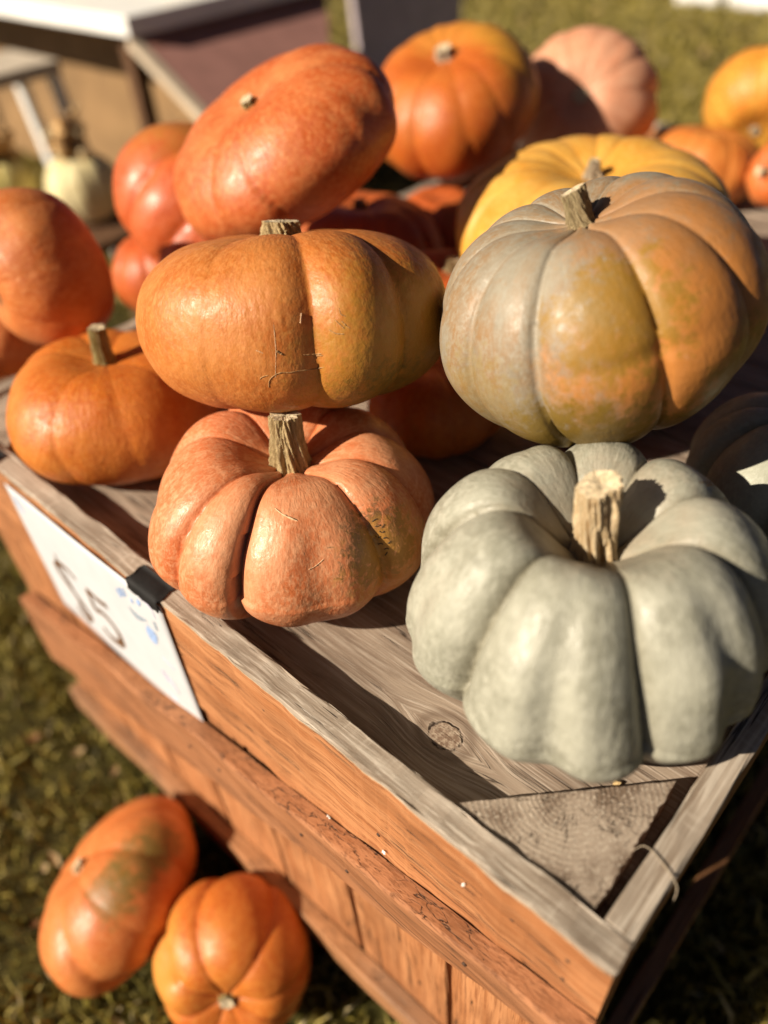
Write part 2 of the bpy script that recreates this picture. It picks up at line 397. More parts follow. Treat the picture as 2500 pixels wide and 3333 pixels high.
def wood(name, wash=None, ztop=None, stain=((.40, .155, .058), (.52, .235, .10), (.23, .080, .028)), gray=((.42, .345, .275), (.24, .18, .13), (.62, .54, .45)),
         knot=None, saw=1.0, graymix=1.0, chip=.0028, hatch=.35):
    """Boards have local X along the grain, Z the face height. Weathered grey wherever ztop says, stained elsewhere."""
    N = NT(name); c = N.coord(); oi = N.node('ShaderNodeObjectInfo').outputs['Random']
    off = N.comb(N.math('MULTIPLY', oi, 7.3), N.math('MULTIPLY', oi, 3.1), N.math('MULTIPLY', oi, 11.7))
    p = c
    kd = None
    if knot is not None:
        d = N.vmath('SUBTRACT', c, knot)
        sx, sy, sz = N.sep(d)
        kd = N.vmath('LENGTH', N.comb(N.math('MULTIPLY', sx, .8), sy, 0.0), out='Value')
        kd = N.math('ADD', kd, N.math('MULTIPLY', N.math('SUBTRACT', N.noise(c, 160, 3), .5), .004))
        pull = N.mapr(kd, .0, .055, 1.0, 0.0)
        p = N.vmath('ADD', c, N.comb(0.0, N.math('MULTIPLY', N.math('MULTIPLY', pull, N.math('SIGN', sy)), -.016), 0.0))
    q = N.vmath('ADD', p, off)
    warp = N.noise(N.scaled(q, (3, 8, 8)), 1.0, 3, .5, 0, out=1)
    q2 = N.vmath('ADD', q, N.scaled(N.vmath('SUBTRACT', warp, (.5, .5, .5)), (0, .009, .009)))
    g1 = N.noise(N.scaled(q2, (5, 70, 70)), 1.0, 6, .62, .6)
    g2 = N.noise(N.scaled(q2, (14, 420, 420)), 1.0, 4, .6, .2)
    g3 = N.noise(N.scaled(q, (160, 30, 30)), 1.0, 4, .6, .6)
    big = N.noise(N.scaled(q, (5, 14, 14)), 1.0, 3)
    sa, sb, sd = stain
    st = N.mix(N.mapr(g1, .32, .66), sa, sb)
    st = N.mix(N.mapr(g2, .46, .66, 0, .8), st, sd)
    st = N.mix(N.mapr(g3, .52, .68, 0, .28 * saw), st, sb)
    st = N.mix(N.mapr(big, .46, .72, 0, .7), st, tuple(x * .55 for x in sa))
    ga, gb, gc = gray
    gr = N.mix(N.mapr(g1, .30, .66), gb, ga)
    gr = N.mix(N.mapr(g2, .46, .66, 0, .75), gr, gc)
    gr = N.mix(N.mapr(big, .46, .68, 0, .5), gr, tuple(x * .62 for x in gb))
    gr = N.mix(N.math('MULTIPLY', N.mapr(g3, .52, .66, 0, hatch), N.mapr(N.noise(N.scaled(q, (12, 30, 30)), 1.0, 2), .40, .62)), gr, gc)
    crk = N.noise(N.scaled(q2, (2.2, 95, 95)), 1.0, 3, .55, .3)
    crack = N.mapr(N.math('ABSOLUTE', N.math('SUBTRACT', crk, .5)), .015, .002, 0, 1)
    crack = N.math('MULTIPLY', crack, N.mapr(N.noise(N.scaled(q, (9, 20, 20)), 1.0, 2), .47, .56))
    if ztop is None:
        col, m = (gr if graymix else st), graymix
        if 0 < graymix < 1: col = N.mix(N.math('MULTIPLY', N.mapr(big, .35, .65), graymix), st, gr)
    else:
        z = N.sep(c)[2]
        e = N.math('ADD', z, N.math('MULTIPLY', N.math('SUBTRACT', N.noise(N.scaled(q, (90, 200, 200)), 1.0, 5, .7), .5), chip * 2.4))
        m = N.mapr(e, ztop - .0052, ztop - .0042)
        rimc = N.math('MULTIPLY', N.mapr(e, ztop - .0068, ztop - .0054), .75)
        col = N.mix(rimc, st, (.62, .46, .30)); col = N.mix(m, col, gr)
    col = N.mix(N.math('MULTIPLY', crack, .85), col, (.035, .02, .012))
    if kd is not None:
        core = N.mapr(kd, .0125, .0095)
        kc = N.mix(N.mapr(N.noise(c, 240, 5, .7), .4, .65), (.20, .13, .09), (.42, .33, .25))
        col = N.mix(core, col, kc)
        ring = N.math('MULTIPLY', N.mapr(N.math('ABSOLUTE', N.math('SUBTRACT', kd, .0122)), .0016, .0), N.mapr(N.noise(c, 130, 3), .36, .58, .15, 1))
        col = N.mix(ring, col, (.03, .016, .01))
        halo = N.mapr(N.math('ABSOLUTE', N.math('SUBTRACT', kd, .019)), .008, .0, 0, .55)
        col = N.mix(halo, col, (.14, .09, .06))
    h = N.math('ADD', N.math('MULTIPLY', g2, .5), N.math('MULTIPLY', g1, .7))
    h = N.math('SUBTRACT', h, N.math('MULTIPLY', crack, 1.2))
    if kd is not None: h = N.math('SUBTRACT', h, N.math('MULTIPLY', ring, 1.0))
    nb = N.bump(h, .8, .0018); nb = N.bump(g3, .9 * hatch * saw, .0007, nb)
    return N.done(col, N.mapr(g1, .3, .7, .58, .78), nb, .3)

# ------------------------------------------------------------------ boards
_bs = np.random.RandomState(77)
def board_mesh(L, T, Hh, seed=0, seg=0.03, rnd=0.0018, wob=0.0008, taper=None, warp=0.0):
    """Length along X from 0..L, thickness Y centred, height Z centred. Rounded profile swept with uneven edges."""
    rs = np.random.RandomState(seed + 1)
    n = max(2, int(L / seg)) + 1
    xs = np.linspace(0, L, n)
    y, z, r = T / 2, Hh / 2, min(rnd, T * .3, Hh * .3)
    prof = []
    for cx, cz, a0 in ((y - r, z - r, 0), (-y + r, z - r, 90), (-y + r, -z + r, 180), (y - r, -z + r, 270)):
        for k in range(3):
            a = math.radians(a0 + k * 45); prof.append((cx + r * math.cos(a), cz + r * math.sin(a)))
    prof = np.array(prof); m = len(prof)
    V = []
    ph = rs.uniform(0, 6.28, (m, 4)); fr = rs.uniform(15, 160, (m, 4))
    for i, x in enumerate(xs):
        sc_ = 1.0 if taper is None else (taper[0] + (taper[1] - taper[0]) * x / L)
        for j in range(m):
            d = wob * np.sin(fr[j] * x + ph[j]).sum() * .5
            e = wob * np.sin(fr[j][::-1] * x + ph[j] * 2).sum() * .5
            xx = x + (rs.uniform(-1, 1) * .0012 if i in (0, n - 1) else 0)
            V.append((xx, prof[j, 0] + e * .7 + warp * math.sin(math.pi * x / L), prof[j, 1] * sc_ + d * .7))
    F = ring_faces(m, n)
    F = [f[::-1] for f in F]
    F.append(tuple(range(m))); F.append(tuple(range((n - 1) * m, n * m))[::-1])
    me = mesh_from('board', V, F, smooth=False)
    return me

def board(name, a, b, T, Hh, material, parent, seed=0, up=(0, 0, 1), **kw):
    """A board whose centre line runs from a to b."""
    a = np.array(a, float); b = np.array(b, float)
    L = np.linalg.norm(b - a); x = (b - a) / L
    z = _n(np.array(up, float) - x * (np.array(up, float) @ x)); y = np.cross(z, x)
    o = link(name, board_mesh(L, T, Hh, seed, **kw), material, parent)
    M = Matrix.Identity(4)
    for i in range(3):
        M[i][0] = x[i]; M[i][1] = y[i]; M[i][2] = z[i]; M[i][3] = a[i]
    if parent is not None:
        o.matrix_parent_inverse = Matrix.Identity(4)
        M = Matrix.Translation(-Vector(parent.location)) @ M
    o.matrix_local = M
    return o

# ------------------------------------------------------------------ ground
N = NT('lawn_soil'); c = N.coord()
n1 = N.noise(c, 3.0, 5); n2 = N.noise(c, 35, 6, .7); n3 = N.noise(c, .6, 3)
g = N.mix(N.mapr(n2, .35, .65), (.028, .022, .008), (.085, .070, .018))
g = N.mix(N.mapr(n1, .45, .7, 0, .6), g, (.12, .095, .03))
g = N.mix(N.mapr(n3, .4, .7, 0, .35), g, (.06, .062, .014))
lawn_m = N.done(g, .95, N.bump(n2, .6, .02), .1)
gv = [(-60, -60, GROUND_Z), (180, -60, GROUND_Z), (180, 180, GROUND_Z), (-60, 180, GROUND_Z)]
ground = link('ground', mesh_from('ground', gv, [(0, 1, 2, 3)], False), lawn_m)
tag(ground, 'olive autumn lawn under the crate', None, None, 'structure')

def grass_mesh(name, regions, seed):
    rs = np.random.RandomState(seed)
    P, H_, Wd = [], [], []
    for (x0, x1, y0, y1, n, h, w) in regions:
        xy = np.stack([rs.uniform(x0, x1, n), rs.uniform(y0, y1, n)], 1)
        clump = smooth_noise(np.c_[xy, np.zeros(n)], seed + 3, 14, 1.5, 9.0)
        keep = rs.uniform(size=n) < np.clip(.62 + .38 * clump, .12, 1)
        ins = (xy[:, 0] > .06) & (xy[:, 0] < 1.42) & (xy[:, 1] > .05) & (xy[:, 1] < .92)
        keep &= ~ins
        xy = xy[keep]; P.append(xy); H_.append(h * rs.uniform(.45, 1.25, len(xy)) * (1 + .25 * clump[keep])); Wd.append(w * rs.uniform(.6, 1.3, len(xy)))
    P = np.vstack(P); H_ = np.concatenate(H_); Wd = np.concatenate(Wd)
    n = len(P); a = rs.uniform(0, 6.283, n); ln = rs.uniform(.15, 1.1, n); b = rs.uniform(0, 6.283, n)
    base = np.c_[P, np.full(n, GROUND_Z - .002)]
    sid = np.c_[np.cos(a), np.sin(a), np.zeros(n)] * Wd[:, None] * .5
    lean = np.c_[np.cos(b) * ln, np.sin(b) * ln, np.ones(n)]; lean /= np.linalg.norm(lean, axis=1)[:, None]
    mid = base + np.c_[np.cos(b) * ln * .35, np.sin(b) * ln * .35, np.ones(n)] * (H_ * .55)[:, None]
    tip = base + np.c_[np.cos(b) * ln, np.sin(b) * ln, np.full(n, .9)] * H_[:, None]
    V = np.stack([base - sid, base + sid, mid + sid * .75, mid - sid * .75, tip], 1).reshape(-1, 3)
    me = bpy.data.meshes.new(name)
    me.vertices.add(n * 5); me.vertices.foreach_set('co', V.astype(np.float32).ravel())
    k = np.arange(n) * 5
    tri = np.stack([k, k + 1, k + 2, k, k + 2, k + 3, k + 3, k + 2, k + 4], 1).reshape(-1)
    me.loops.add(len(tri)); me.loops.foreach_set('vertex_index', tri.astype(np.int32))
    me.polygons.add(n * 3); me.polygons.foreach_set('loop_start', (np.arange(n * 3) * 3).astype(np.int32)); me.polygons.foreach_set('loop_total', np.full(n * 3, 3, np.int32))
    at = me.attributes.new('tone', 'FLOAT', 'POINT'); at.data.foreach_set('value', np.repeat(rs.uniform(size=n), 5).astype(np.float32))
    me.update(); me.validate()
    return me
N = NT('grass_blade'); t = N.attr('tone', 'Fac')
g = N.mix(N.mapr(t, 0, .55), (.085, .074, .012), (.31, .245, .042)); g = N.mix(N.mapr(t, .55, .80), g, (.46, .36, .10)); g = N.mix(N.mapr(t, .92, .97), g, (.56, .45, .25))
N.put(N.b.inputs['Subsurface Weight'], 0.0)
grass_m = N.done(g, .55, None, .35)
grass = link('grass', grass_mesh('grass', [(-1.7, .5, -.8, 2.3, 120000, .034, .0040), (.0, 2.6, -1.6, 0.1, 30000, .04, .006), (.3, 4.5, 1.0, 4.6, 90000, .045, .008), (1.6, 8.0, -1.5, 7.0, 110000, .05, .013)], 5), grass_m)
tag(grass, 'short dry autumn grass blades over the lawn', 'grass', None, 'stuff')
# fallen dry leaves, far too many scraps to count
rs = np.random.RandomState(9); V = []; F = []
for i in range(700):
    near = i < 260
    x, y = (rs.uniform(-1.3, -.02), rs.uniform(-.1, 1.7)) if near else (rs.uniform(1.6, 7.5), rs.uniform(-1.2, 6.5))
    s = rs.uniform(.006, .016) if near else rs.uniform(.02, .045)
    a = rs.uniform(0, 6.28); z = GROUND_Z + rs.uniform(.012, .035); k = len(V)
    ux, uy = np.array((math.cos(a), math.sin(a), rs.uniform(-.4, .4))), np.array((-math.sin(a), math.cos(a), rs.uniform(-.4, .4)))
    o_ = np.array((x, y, z))
    V += [o_ - ux * s, o_ - uy * s * .5 + ux * s * .1, o_ + ux * s * 1.1 + np.array((0, 0, s * .3)), o_ + uy * s * .55, o_ + np.array((0, 0, -s * .25))]
    F += [(k, k + 1, k + 4), (k + 1, k + 2, k + 4), (k + 2, k + 3, k + 4), (k + 3, k, k + 4)]
N = NT('dry_leaf'); n_ = N.noise(N.coord(), 12, 2)
leaf_m = N.done(N.mix(N.mapr(n_, .35, .65), (.16, .07, .025), (.42, .30, .16)), .8, None, .2)
tag(link('leaf_litter', mesh_from('leaf_litter', V, F, False), leaf_m), 'scraps of dry fallen leaves in the grass', 'leaf litter', None, 'stuff')

# ------------------------------------------------------------------ the crate
M_rail = wood('weathered_stained_rail', ztop=.086)
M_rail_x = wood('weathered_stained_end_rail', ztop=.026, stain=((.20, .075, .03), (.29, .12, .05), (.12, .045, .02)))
M_slat = wood('stained_slat', graymix=0.0)
M_brace = wood('sun_faded_brace', ztop=.5, stain=((.30, .12, .050), (.42, .185, .085), (.18, .07, .028)))
M_brace2 = wood('sun_faded_lower_rail', graymix=.55, stain=((.30, .13, .05), (.42, .20, .09), (.19, .08, .03)), gray=((.34, .20, .12), (.25, .14, .08), (.42, .28, .19)))
M_floor = wood('weathered_floor', hatch=.08, gray=((.38, .295, .225), (.215, .150, .108), (.52, .43, .35)))
LX, LY = 1.50, 0.99
crate = empty('display_crate', (0, 0, GROUND_Z))
tag(crate, 'large weathered orange-stained wooden crate heaped with pumpkins', 'crate')
RH = .172; RT = .024
zc_ = -RH / 2
board('top_rail', (-RT / 2, 0.0, zc_), (-RT / 2, LY, zc_), RT, RH, M_rail, crate, 1, wob=.0012, seg=.012)['label'] = 'long rim board, grey on top and orange on its face'
board('top_rail', (0.0015, .011, -.026), (LX, .011, -.026), .022, .052, M_rail_x, crate, 2)['label'] = 'short rim board at the near end, grey on top'
board('top_rail', (LX + RT / 2, 0, zc_), (LX + RT / 2, LY, zc_), RT, RH, M_rail, crate, 3)
board('top_rail', (0.0015, LY - .011, zc_), (LX - .001, LY - .011, zc_), .022, RH, M_rail, crate, 4)
# vertical slats, their feet on a sloping line down to the bottom rail
gaps_y = [0.004, .1372, .2740, .4127, .5395, .675, .81, .938, LY]
for i in range(len(gaps_y) - 1):
    y0, y1 = gaps_y[i], gaps_y[i + 1]
    zb = -.50 - .10 * (y0 + y1) / 2
    for xx, sd in ((-.0125, 0), (LX + .0125, 50)):
        board('slat', (xx, (y0 + y1) / 2, zb), (xx, (y0 + y1) / 2, -.1765 - .004 * _bs.rand()), .017, (y1 - y0) - .0065, M_slat, crate, 10 + i + sd, up=(0, 1, 0), seg=.06)
for i in range(10):
    x0, x1 = i * LX / 10, (i + 1) * LX / 10
    for yy, zb in ((LY - .0105, -.60),):
        board('slat', ((x0 + x1) / 2, yy, zb), ((x0 + x1) / 2, yy, -.1765), .017, x1 - x0 - .007, M_slat, crate, 80 + i, up=(1, 0, 0), seg=.06)
# tapering brace across the long side, a lower rail under it
def wedge(name, y0, y1, top, bot, x0, x1, material, n=36, seed=0):
    rs = np.random.RandomState(seed); V = []
    ph = rs.uniform(0, 6.28, 8)
    for i in range(n + 1):
        t = i / n; y = y0 + (y1 - y0) * t
        zt = top[0] + (top[1] - top[0]) * t + .0012 * math.sin(23 * y + ph[0]) + .0007 * math.sin(71 * y + ph[1])
        zb = bot[0] + (bot[1] - bot[0]) * t + .0015 * math.sin(19 * y + ph[2]) + .0008 * math.sin(63 * y + ph[3])
        dx = .0012 * math.sin(31 * y + ph[4]); r = .003
        V += [(x1, y, zt), (x0 + r + dx, y, zt), (x0 + dx + r * .3, y, zt - r * .3), (x0 + dx, y, zt - r), (x0 + dx, y, zb + r), (x0 + r + dx, y, zb), (x1, y, zb)]
    F = []
    m = 7
    for i in range(n):
        for j in range(m):
            k = (j + 1) % m
            F.append((i * m + j, i * m + k, (i + 1) * m + k, (i + 1) * m + j))
    F.append(tuple(range(m))[::-1]); F.append(tuple(range(n * m, (n + 1) * m)))
    # local X along the grain
    V2 = [(v[1], -v[0], v[2]) for v in V]
    o = link(name, mesh_from(name, V2, F, False), material, crate)
    o.rotation_euler = (0, 0, math.pi / 2); o.location = (0, 0, -GROUND_Z)
    return o
wedge('brace_rail', .0, .955, (-.088, -.312), (-.125, -.465), -.046, -.0255, M_brace, seed=3)['label'] = 'tapering sun-faded board nailed slantwise across the slats'
wedge('bottom_rail', .0, .985, (-.462, -.575), (-.512, -.632), -.043, -.0225, M_brace2, seed=5)
board('bottom_rail', (0.0, .0, -.49), (LX, .0, -.49), .02, .06, M_brace2, crate, 31)
for (x, y) in ((.10, .07), (LX - .10, .07), (.10, LY - .07), (LX - .10, LY - .07)):
    board('leg', (x, y, GROUND_Z), (x, y, -.45), .07, .07, M_slat, crate, int(x * 9), up=(0, 1, 0))
board('base_board', (.02, LY / 2, -.46), (LX - .02, LY / 2, -.46), LY - .06, .02, M_slat, crate, 41)
# floor planks run along the long side
edges_x = [.004, .196, .36, .54, .70, .88, 1.05, 1.22, 1.38, LX - .003]
KNOT = (.0535, .199)
for i in range(len(edges_x) - 1):
    x0, x1 = edges_x[i], edges_x[i + 1]
    a = ((x0 + x1) / 2, .026, FLOOR_Z - .010); b = ((x0 + x1) / 2, LY - .026, FLOOR_Z - .010)
    m_ = M_floor
    if i == 0:   # board local frame: X along +Y, Y towards -X
        m_ = wood('weathered_floor_with_knot', hatch=.08, gray=((.38, .295, .225), (.215, .150, .108), (.52, .43, .35)), knot=(KNOT[1] - .026, (x0 + x1) / 2 - KNOT[0], .010))
    o = board('floor_plank', a, b, x1 - x0 - .003, .020, m_, crate, 60 + i, wob=.0004)
    if i == 0: o['label'] = 'grey floor plank with a round knot'
# triangular corner blocks, sawn end grain up
N = NT('end_grain'); c = N.coord()
pth = (.062, .088, 0.0)
d = N.vmath('SUBTRACT', c, pth); sx, sy, sz = N.sep(d)
wv = N.scaled(N.vmath('SUBTRACT', N.noise(c, 26, 3, .5, 0, out=1), (.5, .5, .5)), (.012, .012, 0))
d2 = N.vmath('ADD', N.comb(sx, sy, 0.0), wv); rr = N.vmath('LENGTH', d2, out='Value')
ring = N.math('SINE', N.math('MULTIPLY', rr, 1500.0)); ring = N.mapr(N.math('ADD', ring, N.math('MULTIPLY', N.noise(c, 120, 4), 1.6)), .2, 1.8)
ang = N.math('ARCTAN2', N.sep(d2)[1], N.sep(d2)[0])
rad = N.noise(N.comb(N.math('MULTIPLY', ang, 3.0), N.math('MULTIPLY', rr, 26.0), 0.0), 1.0, 4, .65)
crk = N.math('MULTIPLY', N.mapr(N.math('ABSOLUTE', N.math('SUBTRACT', rad, .5)), .016, .003), N.mapr(N.noise(c, 30, 2), .46, .58))
big = N.noise(c, 24, 4)
col = N.mix(N.math('MULTIPLY', ring, .22), (.36, .285, .22), (.46, .38, .30)); col = N.mix(N.mapr(big, .40, .66), col, (.17, .12, .085)); col = N.mix(N.mapr(N.noise(c, 420, 3), .5, .7, 0, .6), col, (.55, .47, .38))
col = N.mix(N.math('MULTIPLY', crk, .85), col, (.06, .04, .025))
hb = N.math('SUBTRACT', N.math('ADD', N.math('MULTIPLY', ring, .3), N.noise(c, 300, 4)), N.math('MULTIPLY', crk, 2.5))
M_end = N.done(col, .85, N.bump(hb, .5, .0012), .2)
def corner_block(x, y, fx, fy, seed):
    rs = np.random.RandomState(seed)
    A, B, C_ = np.array((.001, .030)), np.array((.122, .0335)), np.array((.001, .147))
    out = [A]
    def edge(p, q, n, j):
        for k in range(n):
            t = k / n; v = p * (1 - t) + q * t
            nn = np.array((-(q - p)[1], (q - p)[0])); nn /= np.linalg.norm(nn)
            out.append(v + nn * rs.uniform(-j, j))
    out = []
    edge(A, B, 40, .0011); edge(B, C_, 24, .0005); edge(C_, A, 4, 0)
    z1, z0 = -.0030, -.05
    n = len(out); V = [(p[0], p[1], z1) for p in out] + [(p[0], p[1], z1 - .0015) for p in out] + [(p[0], p[1], z0) for p in out]
    F = [tuple(range(n))]
    for j in range(2):
        for i in range(n):
            k = (i + 1) % n; F.append((j * n + i, (j + 1) * n + i, (j + 1) * n + k, j * n + k))
    o = link('corner_block', mesh_from('corner_block', V, F, False), M_end, crate)
    o.location = (x, y, -GROUND_Z); o.scale = (fx, fy, 1)
    return o
corner_block(0, 0, 1, 1, 4)['label'] = 'triangular end-grain block in the near corner'
corner_block(LX, 0, -1, 1, 5); corner_block(0, LY, 1, -1, 6); corner_block(LX, LY, -1, -1, 7)
# chips of white paint and a staple on the long face
M_white = plain('white_paint', (.78, .76, .72), .6, .1, 60, .3)
def flake(name, pos, s, parent, material, seed):
    rs = np.random.RandomState(seed); V = []; F = []
    for k in range(3):
        o_ = np.array((0, rs.uniform(-1, 1) * s, rs.uniform(-.6, .6) * s)); b = len(V)
        for j in range(6):
            a = j * math.pi / 3; q = s * rs.uniform(.3, .9)
            V.append(o_ + np.array((-rs.uniform(.0002, .0022), q * math.cos(a), q * .6 * math.sin(a))))
        V.append(o_ + np.array((-.003, 0, 0))); F += [(b + j, b + (j + 1) % 6, b + 6) for j in range(6)]
    o = link(name, mesh_from(name, V, F, False), material, parent); o.location = Vector(pos) - Vector(parent.location)
    return o
for i, (p, s) in enumerate((((-.0245, .2767, -.150), .0022), ((-.0245, .2054, -.121), .0030), ((-.0245, .1184, -.050), .0018))):
    flake('paint_chip', p, s, crate, M_white, i)

M_nail = plain('rusty_nail', (.07, .035, .02), .7, .4, 300, .4)
def nail(pos, r):
    V = [(0, 0, 0)] + [(-.0004, r * math.cos(k * .7854), r * math.sin(k * .7854)) for k in range(8)] + [(.001, r * 1.05 * math.cos(k * .7854), r * 1.05 * math.sin(k * .7854)) for k in range(8)]
    V[0] = (-.0008, 0, 0)
    F = [(0, 1 + (k + 1) % 8, 1 + k) for k in range(8)] + [(1 + k, 1 + (k + 1) % 8, 9 + (k + 1) % 8, 9 + k) for k in range(8)]
    o = link('nail', mesh_from('nail', V, F), M_nail, crate); o.location = Vector(pos) - Vector(crate.location)
for yy, zz in ((.030, -.035), (.030, -.070), (.075, -.045), (.205, -.150), (.21, -.10), (.345, -.150), (.345, -.045), (.95, -.05)):
    nail((-.0242, yy, zz), .0019)
for yy in (.10, .235, .30, .44, .50, .62): nail((-.0464, yy, -.088 - .2346 * yy - .018 - .04 * yy), .0020)

# ------------------------------------------------------------------ the price sign
SX = -.0268
M_paper = plain('white_card', (.58, .59, .62), .55, .03, 30, .05)
M_brown = plain('brown_marker', (.13, .06, .02), .6, .2, 200, .05)
M_blue = plain('blue_marker', (.30, .42, .68), .6, .2, 200, .05)
M_lav = plain('lavender_marker', (.60, .58, .74), .6, .1, 200, .05)
M_bluegray = plain('slate_marker', (.28, .33, .40), .6, .2, 200, .05)
sign = empty('price_sign', (SX, .64, -.10))
tag(sign, 'white card price sign reading $5 taped to the long crate side', 'sign')
def sign_x(y, z): return SX - .0010 * math.sin((y - .48) * 10) ** 2 - .0006 * math.sin((z + .2) * 14) ** 2
ny, nz = 24, 16; V = []
y0, y1, z0, z1 = .4835, .8050, -.222, -.006
for layer in (0, .0006):
    for j in range(nz + 1):
        for i in range(ny + 1):
            y = y0 + (y1 - y0) * i / ny; z = z0 + (z1 - z0) * j / nz - .012 * (i / ny)
            V.append((sign_x(y, z) + layer, y, z))
F = []
W_ = ny + 1; LN = W_ * (nz + 1)
for j in range(nz):
    for i in range(ny):
        a = j * W_ + i; F.append((a, a + W_, a + W_ + 1, a + 1)); a += LN; F.append((a, a + 1, a + W_ + 1, a + W_))
bd = [i for i in range(W_)] + [j * W_ + ny for j in range(1, nz + 1)] + [nz * W_ + i for i in range(ny - 1, -1, -1)] + [j * W_ for j in range(nz - 1, 0, -1)]
for k in range(len(bd)):
    p_, q_ = bd[k], bd[(k + 1) % len(bd)]; F.append((p_, q_, q_ + LN, p_ + LN))
o = link('card', mesh_from('card', V, F), M_paper, sign); o.location = -sign.location
def stroke(name, pts, w, material, n=30, parent=sign):
    c_ = fcurve([(0, a, b) for a, b in pts], n); V = []; ws = np.atleast_1d(w)
    ws = np.interp(np.linspace(0, 1, n), np.linspace(0, 1, len(ws)), ws) * 1.9
    for i in range(n):
        t_ = c_[min(i + 1, n - 1)] - c_[max(i - 1, 0)]; t_ = t_ / (np.linalg.norm(t_) + 1e-9); nn = np.array((0, -t_[2], t_[1]))
        for s in (-1, 1):
            q = c_[i] + nn * s * ws[i] / 2; x = sign_x(q[1], q[2])
            V += [(x - .0005, q[1], q[2]), (x - .0001, q[1], q[2])]
    F = []
    for i in range(n - 1):
        a = i * 4; b = a + 4
        F += [(a, b, b + 2, a + 2), (a + 1, a, b, b + 1)[::-1], (a + 2, a + 3, b + 3, b + 2)[::-1]]
    o = link(name, mesh_from(name, V, F, False), material, parent); o.location = -sign.location
    return o
stroke('dollar_mark', [(.700, -.113), (.716, -.106), (.737, -.109), (.751, -.120), (.752, -.134), (.743, -.148), (.730, -.162), (.718, -.176), (.713, -.190), (.722, -.202), (.738, -.203), (.747, -.193)], (.003, .0055, .006, .004), M_brown, 48)
stroke('dollar_mark', [(.7385, -.094), (.7325, -.150), (.7275, -.214)], (.002, .0025, .002), M_brown, 12)
stroke('numeral_five', [(.630, -.110), (.652, -.114), (.674, -.114), (.676, -.132), (.678, -.151)], .0045, M_brown, 26)
stroke('numeral_five', [(.678, -.151), (.660, -.142), (.642, -.145), (.632, -.160), (.636, -.182), (.650, -.191), (.668, -.194), (.680, -.186)], (.004, .005, .0065, .004), M_brown, 40)
for pts, w, m_ in (([(.5713, -.0375), (.5676, -.0472)], .0022, M_blue), ([(.566, -.034), (.562, -.045)], .0018, M_blue), ([(.559, -.030), (.557, -.040)], .0016, M_blue), ([(.578, -.044), (.572, -.053)], .002, M_blue),
                   ([(.549, -.040), (.545, -.041)], .004, M_blue), ([(.534, -.031), (.529, -.034)], .006, M_blue), ([(.562, -.060), (.551, -.067), (.529, -.0585)], (.001, .006, .001), M_bluegray),
                   ([(.524, -.020), (.508, -.022), (.503, -.036)], .001, M_lav), ([(.5107, -.0468), (.5114, -.060)], .0022, M_bluegray),
                   ([(.538, -.077), (.529, -.078), (.519, -.072)], (.002, .014, .003), M_blue), ([(.538, -.080), (.531, -.088), (.523, -.084)], (.002, .010, .002), M_blue),
                   ([(.540, -.150), (.534, -.162), (.528, -.166), (.520, -.180)], (.001, .004, .004, .001), M_lav), ([(.545, -.156), (.537, -.172)], .0016, M_lav), ([(.552, -.200), (.540, -.206), (.530, -.201)], (.001, .003, .001), M_lav),
                   ([(.526, -.116), (.505, -.121)], .0012, M_lav), ([(.790, -.030), (.788, -.044), (.780, -.052)], (.002, .004, .001), M_blue)):
    stroke('drawing_mark', pts, w, m_, 12)
M_tape = plain('black_tape', (.010, .009, .009), .7, .3, 90, .35, .25)
def tape(y0, y1, label):
    n = 9; V = []; F = []
    # profile over the rim: from inside the top edge, across, down the face
    prof = [(-.0060, .0016), (-.012, .0019), (-.018, .0018), (-.0238, .0016), (-.0262, .0012), (-.0284, -.0008), (-.0292, -.005), (-.0294, -.009), (-.0294, -.013)]
    for lay in (0, 1):
        for k, (x, z) in enumerate(prof):
            for i in range(n + 1):
                t = i / n; y = y0 + (y1 - y0) * t + (.0016 * math.sin(k * 1.7) if i in (0, n) else 0)
                V.append((x - lay * .0006 * (k > 3), y, z - .0008 * math.sin(t * 3.14 * 2 + k) * .5 + (0 if k < 7 else .0015 * math.sin(i * 2.3)) + lay * .0007 * (k <= 3)))
    W2 = n + 1; LN2 = W2 * len(prof)
    for k in range(len(prof) - 1):
        for i in range(n):
            a = k * W2 + i; F.append((a, a + 1, a + W2 + 1, a + W2)); a += LN2; F.append((a, a + W2, a + W2 + 1, a + 1))
    m = len(prof); bd = list(range(W2)) + [j * W2 + n for j in range(1, m)] + [(m - 1) * W2 + i for i in range(n - 1, -1, -1)] + [j * W2 for j in range(m - 2, 0, -1)]
    for k in range(len(bd)):
        a, b = bd[k], bd[(k + 1) % len(bd)]; F.append((a, b, b + LN2, a + LN2))
    o = link('tape_strip', mesh_from('tape_strip', V, F), M_tape); tag(o, label, 'tape', 'tape holding the sign'); return o
tape(.4845, .5365, 'black tape folded over the crate rim at the near corner of the sign')
tape(.8215, .8650, 'sliver of black tape on the rim at the left edge of the photo')

